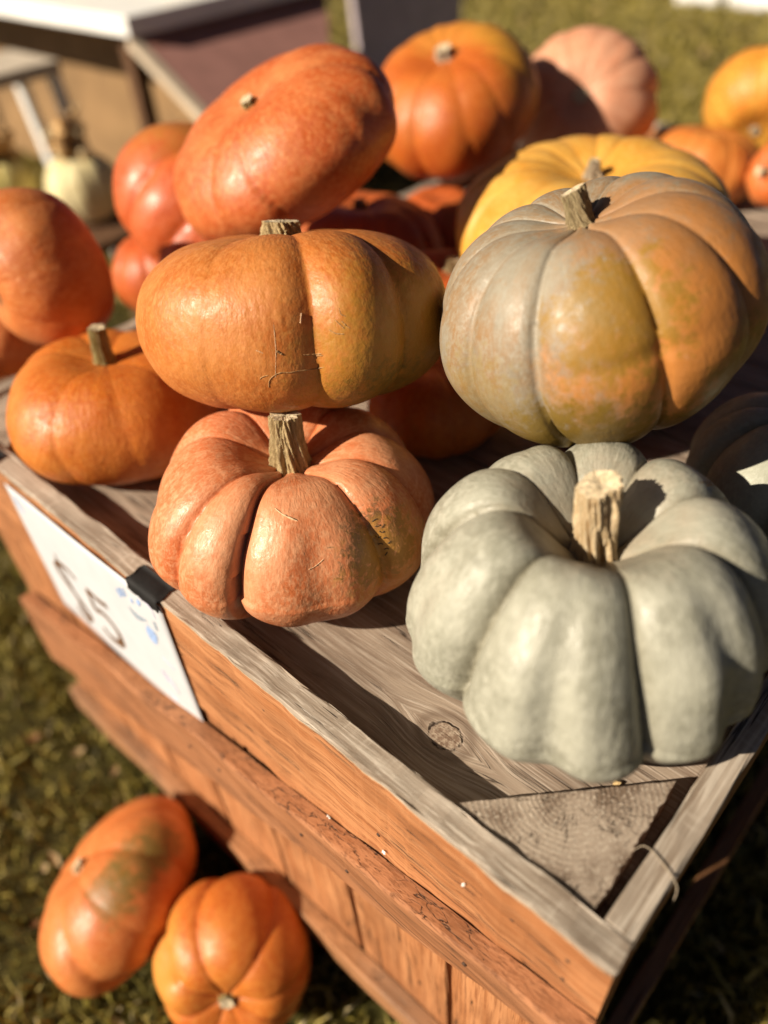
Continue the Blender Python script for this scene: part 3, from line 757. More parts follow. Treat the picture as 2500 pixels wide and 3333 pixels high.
# a thin dry straw hooked over the near rim, and a scrap under the grey pumpkin
M_straw = plain('dry_straw', (.34, .27, .19), .7, .2, 80, .2)
tag(link('straw', tube_mesh('straw', [(.050, .0325, -.003), (.0605, .0265, .0014), (.0575, .012, .0022), (.0515, -.0010, .0016), (.0490, -.0045, -.004), (.0460, -.0052, -.012), (.0475, -.0056, -.019)], (.0003, .0005, .0005, .0005, .0003), 6, 26), M_straw), 'thin dry straw bent over the near end rim of the crate', 'straw')
V = []; F = []; rs = np.random.RandomState(2)
for k in range(5):
    b = len(V); o_ = np.array((.102 + rs.uniform(-.006, .006), .070 + rs.uniform(-.006, .006), FLOOR_Z + .001)); s = rs.uniform(.003, .005); a = rs.uniform(0, 6.28)
    for j in range(7): V.append(o_ + np.array((s * math.cos(a + j * .9) * (1 + .3 * (j % 2)), s * .6 * math.sin(a + j * .9), .0015 * (j % 3))))
    V.append(o_ + np.array((0, 0, .004))); F += [(b + j, b + (j + 1) % 7, b + 7) for j in range(7)]
tag(link('wood_shaving', mesh_from('wood_shaving', V, F, False), plain('pale_shaving', (.60, .42, .20), .7)), 'pale yellow wood shaving at the foot of the big grey pumpkin', 'shaving')

# ------------------------------------------------------------------ pumpkins
STEM_PALE = stem_mat('corky_pale_stem', (.80, .63, .40), (.60, .41, .21), (.15, .075, .025))
STEM_BROWN = stem_mat('dry_brown_stem', (.46, .36, .20), (.26, .18, .09), (.09, .05, .02), gamt=.5)
STEM_GREEN = stem_mat('straw_green_stem', (.52, .42, .19), (.34, .26, .10), (.12, .08, .02), (.17, .18, .03), .8)
STEM_STRAW = stem_mat('straw_stem', (.56, .42, .22), (.38, .26, .12), (.14, .08, .03), (.20, .18, .04), .45)
STEM_GREY = stem_mat('greyish_stem', (.55, .45, .33), (.36, .28, .19), (.14, .09, .05))
STEM_CUT = plain('cut_stem_end', (.62, .50, .33), .85, .3, 240, .8)

def stem_obj(parent, base, axis, length, r, material, lean=(0, 0, 0), flutes=6, fl=.12, flare=1.35, rough=.05, seed=0, taper=.9, cut=STEM_CUT, slant=(0, 0), crackd=.10):
    rs = np.random.RandomState(seed); nu, nr = 200, 70
    a = _n(axis); B = basis(a); V = []; UV = []
    ph = rs.uniform(0, 6.28)
    T = np.linspace(0, 2 * np.pi, nu, endpoint=False)
    wv = [(rs.randint(7, 30), rs.uniform(0, 6.28), rs.uniform(2, 9), rs.uniform(.3, 1)) for _ in range(9)]
    cr = [(rs.uniform(.018, .05), rs.uniform(0, 6.28), rs.uniform(.6, 2.2), rs.uniform(.4, 1)) for _ in range(26)]
    for j in range(nr + 1):
        t = j / nr
        rad = r * (taper + (1 - taper) * (1 - t) + (flare - 1) * math.exp(-t * 7))
        f = 1 + fl * np.cos(flutes * T + ph + .5 * t)
        for m_, p_, q_, am in wv: f = f + rough * am * np.sin(m_ * T + p_ + q_ * t * 2)
        f = f + rough * .5 * rs.uniform(-1, 1, nu)
        for m_, p_, q_, am in cr:
            f = f - crackd * am * np.exp(-(np.sin((T - p_ - .10 * np.sin(q_ * t * 6 + p_ * 3)) / 2) / m_) ** 2) * (.35 + .65 * (np.sin(q_ * t * 9 + p_ * 5) > -.3))
        c_ = np.array(lean) * t * t * length
        h = t * length + (np.cos(T) * slant[0] + np.sin(T) * slant[1]) * r * t
        L_ = np.stack([rad * f * np.cos(T), rad * f * np.sin(T), h], 1)
        V.append(L_ @ B.T + c_ + base); UV.append(np.stack([np.cos(T), np.sin(T), np.full(nu, t * length / r)], 1))
    V = np.vstack(V); UV = np.vstack(UV)
    F = ring_faces(nu, nr + 1); F = [f[::-1] for f in F]
    me = mesh_from('stem', V, F)
    at = me.attributes.new('stemuv', 'FLOAT_VECTOR', 'POINT'); at.data.foreach_set('vector', UV.astype(np.float32).ravel())
    o = link('stem', me, material, parent)
    # cut end: a slightly hollow rough disc
    ring = V[-nu:]; cen = ring.mean(0); CV = [ring]
    for k, q in ((1, .8), (2, .55), (3, .3), (4, .1)):
        CV.append(cen + (ring - cen) * q - B[:, 2] * r * (.03 * k + rs.uniform(-.05, .05, nu)[:, None] * .6))
    CV = np.vstack(CV); CF = [f[::-1] for f in ring_faces(nu, 5)]; CF.append(tuple(range(4 * nu, 5 * nu)))
    link('cut_end', mesh_from('cut_end', CV, CF), cut, o)
    return o

def scar(parent_body, paths, material, name='scar', r=.0009):
    """Raised corky scratches laid on the skin: each path is given as view rays through the photo and dropped on the mesh."""
    me = parent_body.data
    org = Vector(CAM) - parent_body.location - (Vector(parent_body.parent.location) if parent_body.parent else Vector())
    bvh = BVHTree.FromPolygons([v.co for v in me.vertices], [p.vertices for p in me.polygons])
    for pts in paths:
        w = r
        if isinstance(pts, dict): w = pts['r']; pts = pts['p']
        q = fcurve([(a, b, 0) for a, b in pts], max(4, int(len(pts) * 5)))
        P = []
        for a, b, _ in q:
            d = WFC @ np.array([(a * 2500 / 1659 - 1250) / 2550, (b * 2500 / 1659 - 1666.5) / 2550, 1.0])
            h = bvh.ray_cast(org, Vector(_n(d)))
            if h[0] is not None: P.append(np.array(h[0]) + np.array(h[1]) * w * .15)
        if len(P) >= 3:
            rs = np.random.RandomState(len(P) + int(pts[0][0]))
            rad = w * rs.uniform(.45, 1.25, len(P)); rad[0] = rad[-1] = w * .15
            m_ = tube_mesh(name, P, rad, 5)
            link(name, m_, material, parent_body)

def pumpkin(key, label, material, stem=None, group='pumpkins heaped in the crate', name='pumpkin'):
    S = PK[key]; cen, R = PLACE[key]; cen = np.array(cen)
    Vv, nu, rows, rib, mer = pumpkin_arrays(S); B = basis(rfu(*S['axis']))
    V = (Vv * R) @ B.T; n = nu * rows
    F = ring_faces(nu, rows)
    F = F + [(n, i, (i + 1) % nu) for i in range(nu)] + [(n + 1, (rows - 1) * nu + (i + 1) % nu, (rows - 1) * nu + i) for i in range(nu)]
    zmin = V[:, 2].min()
    root = empty(name, (cen[0], cen[1], cen[2] + zmin)); tag(root, label, 'pumpkin', group)
    me = mesh_from('body', V, F)
    a1 = me.attributes.new('rib', 'FLOAT', 'POINT'); a1.data.foreach_set('value', rib.astype(np.float32))
    a2 = me.attributes.new('mer', 'FLOAT_VECTOR', 'POINT'); a2.data.foreach_set('vector', mer.astype(np.float32).ravel())
    body = link('body', me, material, root, (0, 0, -zmin))
    if stem:
        top = np.array((0, 0, S['H'] * (1 - S.get('cav', .28)))) * R
        k = dict(stem); ax = rfu(*k.pop('axis')) if 'axis' in k else B[:, 2]
        base = B @ top + np.array((0, 0, -zmin)) - _n(ax) * k.get('sink', .002); k.pop('sink', None)
        so = stem_obj(root, base, ax, **k)
    return root, body

ORANGE, DEEP = (.55, .16, .025), (.40, .085, .012)
rf = rfu
SK = {}
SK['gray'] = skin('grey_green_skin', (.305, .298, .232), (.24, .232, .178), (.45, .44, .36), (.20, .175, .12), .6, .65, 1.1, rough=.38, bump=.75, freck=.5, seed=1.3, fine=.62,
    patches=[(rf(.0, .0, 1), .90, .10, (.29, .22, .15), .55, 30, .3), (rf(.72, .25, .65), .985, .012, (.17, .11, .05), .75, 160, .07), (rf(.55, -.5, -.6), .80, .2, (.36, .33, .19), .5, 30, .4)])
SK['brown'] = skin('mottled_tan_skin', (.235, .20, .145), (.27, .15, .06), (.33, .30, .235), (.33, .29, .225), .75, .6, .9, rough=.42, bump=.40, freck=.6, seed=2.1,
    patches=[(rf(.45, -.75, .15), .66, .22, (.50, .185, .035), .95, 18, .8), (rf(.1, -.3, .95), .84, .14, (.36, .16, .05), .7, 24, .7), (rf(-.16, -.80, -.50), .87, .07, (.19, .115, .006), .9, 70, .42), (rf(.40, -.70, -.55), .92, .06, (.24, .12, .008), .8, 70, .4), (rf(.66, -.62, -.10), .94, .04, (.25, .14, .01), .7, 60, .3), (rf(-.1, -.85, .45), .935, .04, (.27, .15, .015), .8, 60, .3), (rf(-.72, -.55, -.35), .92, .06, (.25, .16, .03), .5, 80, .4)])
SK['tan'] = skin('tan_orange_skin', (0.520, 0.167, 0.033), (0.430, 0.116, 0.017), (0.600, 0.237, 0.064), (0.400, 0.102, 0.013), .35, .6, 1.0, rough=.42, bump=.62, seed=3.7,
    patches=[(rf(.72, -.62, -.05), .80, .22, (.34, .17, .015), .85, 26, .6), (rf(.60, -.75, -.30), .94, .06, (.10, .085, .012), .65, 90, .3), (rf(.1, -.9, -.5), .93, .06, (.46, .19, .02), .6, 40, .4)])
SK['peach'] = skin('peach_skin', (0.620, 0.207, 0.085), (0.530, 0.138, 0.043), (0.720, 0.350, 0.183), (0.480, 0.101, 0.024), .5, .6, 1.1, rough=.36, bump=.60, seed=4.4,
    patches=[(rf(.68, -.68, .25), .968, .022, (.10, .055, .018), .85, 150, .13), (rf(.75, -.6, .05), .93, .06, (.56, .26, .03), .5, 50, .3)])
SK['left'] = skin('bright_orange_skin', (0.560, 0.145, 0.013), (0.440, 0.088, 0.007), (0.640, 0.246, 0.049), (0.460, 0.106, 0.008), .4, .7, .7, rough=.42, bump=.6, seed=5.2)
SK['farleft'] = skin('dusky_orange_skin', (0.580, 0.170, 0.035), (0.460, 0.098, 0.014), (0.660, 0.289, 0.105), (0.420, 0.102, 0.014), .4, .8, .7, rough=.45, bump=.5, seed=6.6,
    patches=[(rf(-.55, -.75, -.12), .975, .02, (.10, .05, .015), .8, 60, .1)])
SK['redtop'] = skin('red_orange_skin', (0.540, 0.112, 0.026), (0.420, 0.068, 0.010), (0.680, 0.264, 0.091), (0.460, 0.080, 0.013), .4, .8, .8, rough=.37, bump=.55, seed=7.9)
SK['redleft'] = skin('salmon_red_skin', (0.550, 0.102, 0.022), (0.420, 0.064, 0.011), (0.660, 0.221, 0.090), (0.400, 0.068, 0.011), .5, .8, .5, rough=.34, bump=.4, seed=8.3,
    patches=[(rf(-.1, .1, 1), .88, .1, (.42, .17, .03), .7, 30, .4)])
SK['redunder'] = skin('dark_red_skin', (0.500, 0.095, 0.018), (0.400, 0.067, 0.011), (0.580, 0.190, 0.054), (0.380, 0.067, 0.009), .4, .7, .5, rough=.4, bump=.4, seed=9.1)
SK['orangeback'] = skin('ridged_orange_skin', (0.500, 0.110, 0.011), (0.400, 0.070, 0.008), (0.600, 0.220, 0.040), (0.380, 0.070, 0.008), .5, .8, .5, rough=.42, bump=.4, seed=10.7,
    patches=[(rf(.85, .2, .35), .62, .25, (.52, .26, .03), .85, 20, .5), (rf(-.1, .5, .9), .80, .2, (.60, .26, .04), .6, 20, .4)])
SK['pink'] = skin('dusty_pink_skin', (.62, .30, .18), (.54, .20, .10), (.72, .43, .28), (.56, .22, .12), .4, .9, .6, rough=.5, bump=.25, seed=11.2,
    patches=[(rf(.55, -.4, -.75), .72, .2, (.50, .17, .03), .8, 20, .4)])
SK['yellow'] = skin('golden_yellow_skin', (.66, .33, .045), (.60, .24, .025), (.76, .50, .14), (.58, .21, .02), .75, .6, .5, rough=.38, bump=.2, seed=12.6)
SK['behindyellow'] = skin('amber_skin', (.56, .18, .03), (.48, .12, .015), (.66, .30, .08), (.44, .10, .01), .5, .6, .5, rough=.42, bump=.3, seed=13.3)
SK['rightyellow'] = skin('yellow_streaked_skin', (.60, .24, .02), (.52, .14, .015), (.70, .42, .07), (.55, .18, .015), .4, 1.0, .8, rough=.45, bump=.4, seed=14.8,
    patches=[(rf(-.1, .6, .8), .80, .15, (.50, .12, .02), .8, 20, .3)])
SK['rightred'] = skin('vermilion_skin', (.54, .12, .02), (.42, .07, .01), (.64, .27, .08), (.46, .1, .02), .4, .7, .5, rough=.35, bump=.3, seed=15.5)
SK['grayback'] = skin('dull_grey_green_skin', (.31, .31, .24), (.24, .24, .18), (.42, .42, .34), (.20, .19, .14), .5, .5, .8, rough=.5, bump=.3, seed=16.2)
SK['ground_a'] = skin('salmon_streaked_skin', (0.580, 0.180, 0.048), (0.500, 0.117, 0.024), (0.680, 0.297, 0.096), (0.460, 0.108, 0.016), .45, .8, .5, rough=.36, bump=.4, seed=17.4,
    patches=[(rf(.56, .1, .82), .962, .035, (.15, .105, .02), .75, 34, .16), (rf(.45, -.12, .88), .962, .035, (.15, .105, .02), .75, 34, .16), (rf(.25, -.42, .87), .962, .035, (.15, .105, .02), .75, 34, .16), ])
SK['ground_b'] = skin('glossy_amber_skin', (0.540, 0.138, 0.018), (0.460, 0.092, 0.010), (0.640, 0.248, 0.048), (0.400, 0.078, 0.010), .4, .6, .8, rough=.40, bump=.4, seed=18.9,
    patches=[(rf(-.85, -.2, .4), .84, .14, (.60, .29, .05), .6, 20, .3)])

M_scar = plain('corky_scar', (.36, .20, .08), .8, .35, 300, .5)
M_scar_pale = plain('pale_scar', (.66, .44, .26), .7, .2, 300, .3)
M_scar_dark = plain('dark_scar', (.09, .055, .025), .8, .3, 300, .5)

_, b_gray = pumpkin('gray', 'big deeply lobed grey-green pumpkin with corky stem at the near corner', SK['gray'],
    dict(axis=(-.03, .10, 1), length=.066, r=.0150, material=STEM_PALE, flutes=5, fl=.05, flare=1.15, rough=.035, taper=.96, crackd=.17, seed=3, slant=(.25, .1)))
_, b_brown = pumpkin('brown', 'mottled grey-brown and orange ribbed squash resting on the grey pumpkin', SK['brown'],
    dict(axis=(-.28, .25, .92), length=.027, r=.0100, material=STEM_BROWN, flutes=5, fl=.10, flare=1.2, rough=.03, seed=4, slant=(.2, 0)))
_, b_tan = pumpkin('tan', 'flattened tan-orange squash with scratch scars stacked on the peach pumpkin', SK['tan'],
    dict(axis=(.05, .30, .95), length=.018, r=.0185, material=STEM_STRAW, flutes=6, fl=.08, flare=1.2, seed=5, rough=.04))
_, b_peach = pumpkin('peach', 'glossy peach lobed pumpkin on the plank floor under the tan squash', SK['peach'],
    dict(axis=(.03, .10, 1), length=.055, r=.0168, material=STEM_STRAW, flutes=9, fl=.07, flare=1.3, seed=6, rough=.03, taper=.78))
pumpkin('left', 'bright orange pumpkin with green stem beside the rim at far left', SK['left'],
    dict(axis=(.05, .05, 1), length=.045, r=.0095, material=STEM_GREEN, flutes=5, fl=.12, seed=7))
pumpkin('farleft', 'dusky orange pumpkin tipped on its side at the left edge of the photo', SK['farleft'], dict(length=.006, r=.008, material=STEM_BROWN, seed=8))
pumpkin('redtop', 'tilted red-orange squash on top of the pile at the back', SK['redtop'], dict(length=.010, r=.0085, material=STEM_GREEN, seed=9, fl=.15))
pumpkin('redleft', 'salmon red lobed squash half hidden left of the tilted red one', SK['redleft'])
pumpkin('redunder', 'dark red pumpkin showing below the tilted red squash', SK['redunder'], dict(length=.015, r=.009, material=STEM_BROWN, seed=10))
pumpkin('orangeback', 'deep orange ridged pumpkin at the back, half in shadow', SK['orangeback'], dict(length=.018, r=.013, material=STEM_GREY, seed=11, fl=.2, flare=1.8))
pumpkin('pink', 'dusty pink pumpkin facing out with round pale stem scar', SK['pink'], dict(length=.010, r=.014, material=STEM_GREY, seed=12, flare=1.4))
pumpkin('yellow', 'wide golden yellow ribbed pumpkin behind the mottled squash', SK['yellow'], dict(length=.024, r=.011, material=STEM_GREY, seed=13, flare=1.6, taper=.5))
pumpkin('behindyellow', 'amber pumpkin peeking out right of the golden yellow one', SK['behindyellow'])
pumpkin('rightyellow', 'yellow streaked orange pumpkin at the upper right edge', SK['rightyellow'], dict(length=.008, r=.008, material=STEM_GREY, seed=14))
pumpkin('rightred', 'small vermilion pumpkin with pale stem at the right edge', SK['rightred'], dict(length=.022, r=.007, material=STEM_PALE, seed=15))
pumpkin('grayback', 'shaded grey-green pumpkin behind the big one at the right edge', SK['grayback'])
pumpkin('fill_a', 'dark shaded orange pumpkin in the gap between the peach and grey pumpkins', SK['left'])
pumpkin('fill_b', 'shadowed red pumpkin low between the tan squash and the golden yellow one', SK['redunder'], dict(length=.02, r=.010, material=STEM_BROWN, seed=19))
pumpkin('fill_c', 'shadowed orange pumpkin underneath the mottled squash', SK['behindyellow'])
pumpkin('fill_f', 'small shadowed red pumpkin wedged below the ridged orange one', SK['redunder'])
pumpkin('fill_e', 'dim orange pumpkin low at the left edge under the tipped dusky one', SK['farleft'])
pumpkin('fill_i', 'deep red pumpkin in shadow below the salmon red squash', SK['redunder'])
G2 = 'pumpkins on the grass'
pumpkin('ground_a', 'salmon pumpkin with a dark green streak lying on the grass', SK['ground_a'], dict(length=.012, r=.010, material=STEM_PALE, seed=16), G2)
pumpkin('ground_b', 'glossy amber lumpy pumpkin on the grass at the bottom edge', SK['ground_b'], dict(length=.008, r=.010, material=STEM_GREEN, seed=17), G2)

# scratches and corky scars (photo view rays dropped onto each skin)
def z3(pts): return [((800 + a * .4069) * .6636, (680 + b * .4069) * .6636) for a, b in pts]
scar(b_tan, [dict(p=z3([(245, 1135), (270, 1150), (300, 1168)]), r=0.00094), dict(p=z3([(455, 1168), (520, 1165), (610, 1158)]), r=0.00072), dict(p=z3([(560, 1175), (620, 1172)]), r=0.00050),
             dict(p=z3([(110, 1365), (130, 1345), (180, 1330)]), r=0.00043), dict(p=z3([(185, 1430), (190, 1370), (230, 1330), (280, 1310), (350, 1308), (430, 1295), (520, 1285), (630, 1265)]), r=0.00050),
             dict(p=z3([(710, 885), (760, 930), (790, 960)]), r=0.00050), dict(p=z3([(765, 895), (800, 930), (835, 955)]), r=0.00050), dict(p=z3([(665, 965), (720, 995), (790, 1000)]), r=0.00050), dict(p=z3([(745, 790), (760, 840), (800, 860)]), r=0.00043)], M_scar)
scar(b_tan, [dict(p=z3([(445, 830), (440, 870), (437, 915)]), r=0.00058), dict(p=z3([(220, 905), (235, 1060), (240, 1140), (238, 1280), (236, 1350)]), r=0.00029), dict(p=z3([(80, 1130), (140, 1155)]), r=0.00043)], M_scar_pale, 'scratch')
def z5(pts): return [((1150 + a * .5427) * .6636, (550 + b * .5427) * .6636) for a, b in pts]
def z6(pts): return [((a * .7836) * .6636, (1400 + b * .7836) * .6636) for a, b in pts]
scar(b_peach, [dict(p=z6([(1140, 322), (1175, 350), (1235, 378)]), r=.0010), dict(p=z6([(1280, 580), (1310, 565), (1345, 535)]), r=.0005)], M_scar_pale, 'scratch')
scar(b_peach, [dict(p=z6(p), r=.0006) for p in ([(1545, 380), (1556, 372), (1566, 368)], [(1558, 400), (1572, 398), (1580, 392)], [(1575, 420), (1588, 425), (1596, 418)], [(1560, 440), (1572, 446), (1580, 440)], [(1590, 450), (1602, 446), (1612, 450)], [(1570, 475), (1584, 470), (1592, 476)], [(1596, 495), (1608, 490), (1616, 494)], [(1600, 520), (1606, 512), (1610, 505)], [(1584, 405), (1592, 398), (1596, 390)], [(1610, 470), (1618, 466), (1624, 458)])], M_scar_dark)
def z7(pts): return [((2000 + a * .3165) * .6636, (1100 + b * .3165) * .6636) for a, b in pts]
scar(b_gray, [dict(p=z7(p), r=.0005) for p in ([(870, 1490), (920, 1485), (960, 1500)], [(940, 1470), (980, 1490), (1000, 1520)], [(950, 1520), (1010, 1510), (1060, 1530)], [(1080, 1500), (1120, 1520), (1130, 1540)], [(1200, 1570), (1240, 1590), (1270, 1580)], [(1120, 1640), (1170, 1660), (1230, 1670)], [(1150, 1670), (1200, 1690), (1220, 1700)], [(1370, 1650), (1400, 1680), (1420, 1700)])], M_scar)
scar(b_gray, [dict(p=[(957, 1045), (962, 1049), (966, 1053)], r=.0012)], M_scar)

# ------------------------------------------------------------------ background: table, bins, stool, cream pumpkins
M_tabletop = plain('white_table_paint', (.86, .85, .82), .5, .05, 8, .1)
M_mauve = plain('mauve_cloth', (.36, .175, .145), .85, .10, 14, .2)
M_mauve2 = plain('grey_mauve_cloth', (.62, .52, .56), .85, .10, 14, .2)
M_mauved = plain('mauve_hem', (.34, .15, .10), .85, .10, 14, .2)
M_tan = plain('tan_backing', (.26, .155, .07), .85, .18, 6, .2)
M_edge = plain('sunlit_beige_edge', (.52, .42, .31), .8, .1, 20, .2)  # sunlit edge of the mauve flap, its brightness put into a paler colour
M_darkwood = wood('dark_leg_wood', graymix=0.0, stain=((.12, .06, .03), (.18, .09, .045), (.06, .03, .015)))
def prism(name, poly, axis, a, b, material, parent=None, loc=None):
    """Extrude a polygon (in the two other axes) from a to b along an axis."""
    n = len(poly); V = []
    for d in (a, b):
        for p in poly:
            v = list(p); v.insert(axis, d); V.append(v)
    F = [tuple(range(n)), tuple(range(n, 2 * n))[::-1]] + [(i, (i + 1) % n + 0, (i + 1) % n + n, i + n)[::-1] for i in range(n)]
    o = link(name, mesh_from(name, V, F, False), material, parent)
    if parent is not None: o.location = -Vector(parent.location)
    bv = o.modifiers.new('bevel', 'BEVEL'); bv.width = .004; bv.segments = 2
    return o
table = empty('display_table', (1.9, 3.0, GROUND_Z)); tag(table, 'white-topped display table with mauve front panel behind the pumpkins', 'table')
prism('tabletop', [(1.205, 2.335), (2.08, 2.335), (2.08, 4.7), (1.205, 4.7)], 2, .086, .140, M_tabletop, table)
def sheet(name, pts, nrm, th, material, parent):
    n = len(pts); nn = _n(nrm) * th
    V = [np.array(p) for p in pts] + [np.array(p) - nn for p in pts]
    F = [tuple(range(n)), tuple(range(n, 2 * n))[::-1]] + [(i, i + n, (i + 1) % n + n, (i + 1) % n) for i in range(n)]
    o = link(name, mesh_from(name, V, F, False), material, parent); o.location = -Vector(parent.location)
    return o
PN = (0, -.5, .866)
sheet('sloping_flap', [(1.240, 2.352, .083), (1.240, 2.058, -.087), (1.742, 2.058, -.087), (2.03, 2.352, .083)], PN, .02, M_mauve, table)
sheet('flap_edge', [(1.205, 2.350, .084), (1.205, 2.052, -.088), (1.239, 2.052, -.088), (1.239, 2.350, .084)], PN, .028, M_edge, table)
sheet('hem', [(1.262, 2.338, .0775), (1.258, 2.300, .0555), (1.982, 2.300, .0555), (2.016, 2.338, .0775)], PN, .0025, M_mauved, table)
prism('front_panel', [(1.42, .084), (2.05, .084), (2.00, GROUND_Z + .02), (1.50, GROUND_Z + .02)], 1, 2.420, 2.445, M_mauved, table)
prism('back_panel', [(2.50, .084), (4.60, .084), (4.60, GROUND_Z + .01), (2.50, GROUND_Z + .01)], 0, 1.62, 1.645, M_tan, table)
for (x, y) in ((1.30, 2.50), (1.30, 4.6), (2.02, 4.6), (2.02, 2.46)):
    board('leg', (x, y, GROUND_Z), (x, y, .085), .05, .05, M_darkwood, table, int(x * 10 + y), up=(0, 1, 0))
bin2 = empty('standing_screen', (3.1, 2.92, GROUND_Z)); tag(bin2, 'grey mauve standing screen on the lawn right of the table', 'screen')
prism('board', [(2.70, .03), (3.52, .03), (3.46, GROUND_Z + .03), (2.76, GROUND_Z + .03)], 1, 2.90, 2.93, M_mauve2, bin2)
for x_ in (2.85, 3.33): prism('foot', [(x_, 2.75), (x_ + .05, 2.75), (x_ + .05, 3.10), (x_, 3.10)], 2, GROUND_Z + .001, GROUND_Z + .029, M_darkwood, bin2)
stool = empty('stool', (1.03, 2.85, GROUND_Z)); tag(stool, 'white painted wooden stool left of the display table', 'stool')
M_stool = plain('shaded_white_paint', (.52, .44, .35), .7, .1, 10, .1)  # white seat with its shade painted in as a darker beige-grey
prism('seat', [(.80, 2.68), (1.14, 2.68), (1.14, 3.0), (.80, 3.0)], 2, -.030, .010, M_stool, stool)
for (sx_, sy_, dx) in ((1.115, 2.705, .055), (.83, 2.705, -.055), (1.115, 2.97, .055), (.83, 2.97, -.055)):
    board('leg', (sx_ + dx, sy_, GROUND_Z), (sx_, sy_, -.031), .032, .045, M_tabletop, stool, int(sx_ * 30), up=(0, 1, 0))
board('stretcher', (.81, 2.705, -.42), (1.13, 2.705, -.42), .02, .03, M_tabletop, stool, 3)
bench = empty('bench', (.75, 2.15, GROUND_Z)); tag(bench, 'low brown wooden bench carrying the cream pumpkins', 'bench')
for i in range(3): board('plank', (.35, 2.02 + i * .11, -.300), (1.02, 2.02 + i * .11, -.300), .104, .025, M_darkwood, bench, i)
for x in (.42, .95): board('leg', (x, 2.13, GROUND_Z), (x, 2.13, -.314), .30, .04, M_darkwood, bench, 7, up=(1, 0, 0))

CREAM = skin('cream_white_skin', (.74, .64, .36), (.68, .55, .25), (.80, .73, .50), (.62, .48, .20), .5, .5, .4, rough=.5, bump=.2, seed=20.1)
LIME = skin('pale_lime_skin', (.60, .52, .16), (.50, .36, .04), (.74, .70, .42), (.44, .26, .02), .6, .8, .6, rough=.5, bump=.2, seed=21.4)
M_dried = plain('dried_flower', (.46, .27, .11), .9, .35, 60, .3); M_dried2 = plain('pale_seed_head', (.66, .50, .28), .9, .3, 60, .3); M_twig = plain('twig', (.30, .18, .09), .9, .2, 60, .2)
def blob_mesh(name, cen, r, seed, n=10):
    rs = np.random.RandomState(seed); th = np.linspace(0, 2 * np.pi, n, endpoint=False); V = []
    for j in range(1, 7):
        p = math.pi * j / 7
        for t in th: V.append(np.array(cen) + r * (1 + rs.uniform(-.22, .22)) * np.array((math.sin(p) * math.cos(t), math.sin(p) * math.sin(t), math.cos(p))))
    F = [f[::-1] for f in ring_faces(n, 6)] + [tuple(range(n)), tuple(range(5 * n, 6 * n))[::-1]]
    return mesh_from(name, V, F)
def topped(key, label, material, seed, blobs):
    root, body = pumpkin(key, label, material, None, 'cream pumpkins with dried flowers on the bench')
    cen, R = PLACE[key]; S = PK[key]; rs = np.random.RandomState(seed)
    topz = R * S['H'] * .86 + (cen[2] - root.location.z)
    for k in range(blobs):
        a = rs.uniform(0, 6.28); q = R * rs.uniform(.05, .62); hgt = rs.uniform(.006, .075) * (1 if k % 4 else 1.7)
        p0 = (q * .5 * math.cos(a), q * .5 * math.sin(a), topz - .012); p1 = (q * math.cos(a), q * math.sin(a), topz + hgt)
        link('twig', tube_mesh('twig', [p0, ((p0[0] + p1[0]) / 2 + .004, (p0[1] + p1[1]) / 2, (p0[2] + p1[2]) / 2), p1], .0016, 5, 6), M_twig, root)
        link('dried_flower', blob_mesh('dried_flower', p1, rs.uniform(.012, .026), seed * 40 + k), M_dried if k % 3 else M_dried2, root)
    link('twig', tube_mesh('twig', [(.02, .0, topz - .01), (.03, .0, topz + .07), (.055, .01, topz + .12)], (.005, .004), 6, 10), M_dried2, root)
topped('cream', 'cream white pumpkin topped with dried flowers left of the red squashes', CREAM, 2, 22)
topped('lime', 'pale lime and yellow pumpkin with dried flowers at the left edge', LIME, 3, 26)
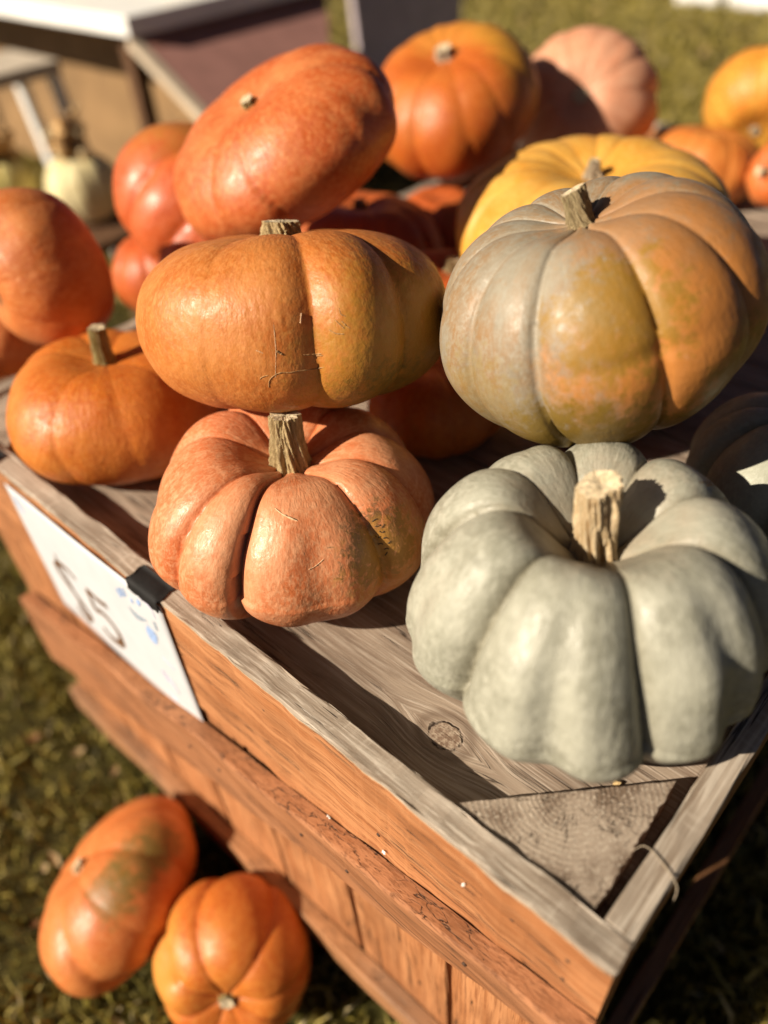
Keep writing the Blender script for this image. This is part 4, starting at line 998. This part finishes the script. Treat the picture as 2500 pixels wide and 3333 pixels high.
# gourds on the white table, only their lower halves in frame
GOURD = skin('cream_gourd_skin', (.66, .50, .20), (.55, .34, .08), (.76, .66, .38), (.50, .30, .06), .5, .7, .5, rough=.45, bump=.2, seed=22.5)
def gourd(x, y, r, label, seed, sx_=1.3):
    z = .1405; S = dict(seed=seed, H=.8, res=(48, 24), cav=.1, grooves=ribs(9, .05, seed), stretch=(sx_, 1))
    Vv, nu, rows, rib, mer = pumpkin_arrays(S); V = Vv * r; V[:, 2] -= V[:, 2].min(); n = nu * rows
    F = ring_faces(nu, rows) + [(n, i, (i + 1) % nu) for i in range(nu)] + [(n + 1, (rows - 1) * nu + (i + 1) % nu, (rows - 1) * nu + i) for i in range(nu)]
    root = empty('gourd', (x, y, z)); tag(root, label, 'gourd', 'gourds on the white table')
    me = mesh_from('body', V, F); a1 = me.attributes.new('rib', 'FLOAT', 'POINT'); a1.data.foreach_set('value', rib.astype(np.float32)); a2 = me.attributes.new('mer', 'FLOAT_VECTOR', 'POINT'); a2.data.foreach_set('vector', mer.astype(np.float32).ravel())
    link('body', me, GOURD, root); hz = r * 1.5
    link('stem', tube_mesh('stem', [(0, 0, hz - .01), (.004, 0, hz + .015), (.014, .004, hz + .03)], (.007, .005), 7, 8), STEM_CUT, root)
gourd(1.62, 2.58, .085, 'largest cream gourd on the white table right of its corner', 61, 1.5)
gourd(1.42, 2.92, .055, 'small cream gourd in the middle of the white table edge', 62)
gourd(1.37, 3.25, .055, 'cream gourd at the far left of the white table', 63)
# far white kerb boxes at the top right
M_far = plain('white_far_paint', (.80, .80, .80), .6, .05, 5, .1)
for (y0_, y1_, lab) in ((2.45, 2.72, 'wide white painted box far off at the top right corner'), (2.80, 3.12, 'narrow white painted box far off left of the wide one')):
    b_ = empty('planter_box', (6.5, (y0_ + y1_) / 2, GROUND_Z)); tag(b_, lab, 'box', 'white boxes on the far lawn')
    yy0 = y0_ - (1.2 if y0_ < 2.6 else 0)
    prism('box_body', [(6.36, yy0), (6.9, yy0), (6.9, y1_), (6.36, y1_)], 2, GROUND_Z + .002, GROUND_Z + .45, M_far, b_)
    prism('rim', [(6.33, yy0 - .03), (6.93, yy0 - .03), (6.93, y1_ + .03), (6.33, y1_ + .03)], 2, GROUND_Z + .4505, GROUND_Z + .50, M_far, b_)
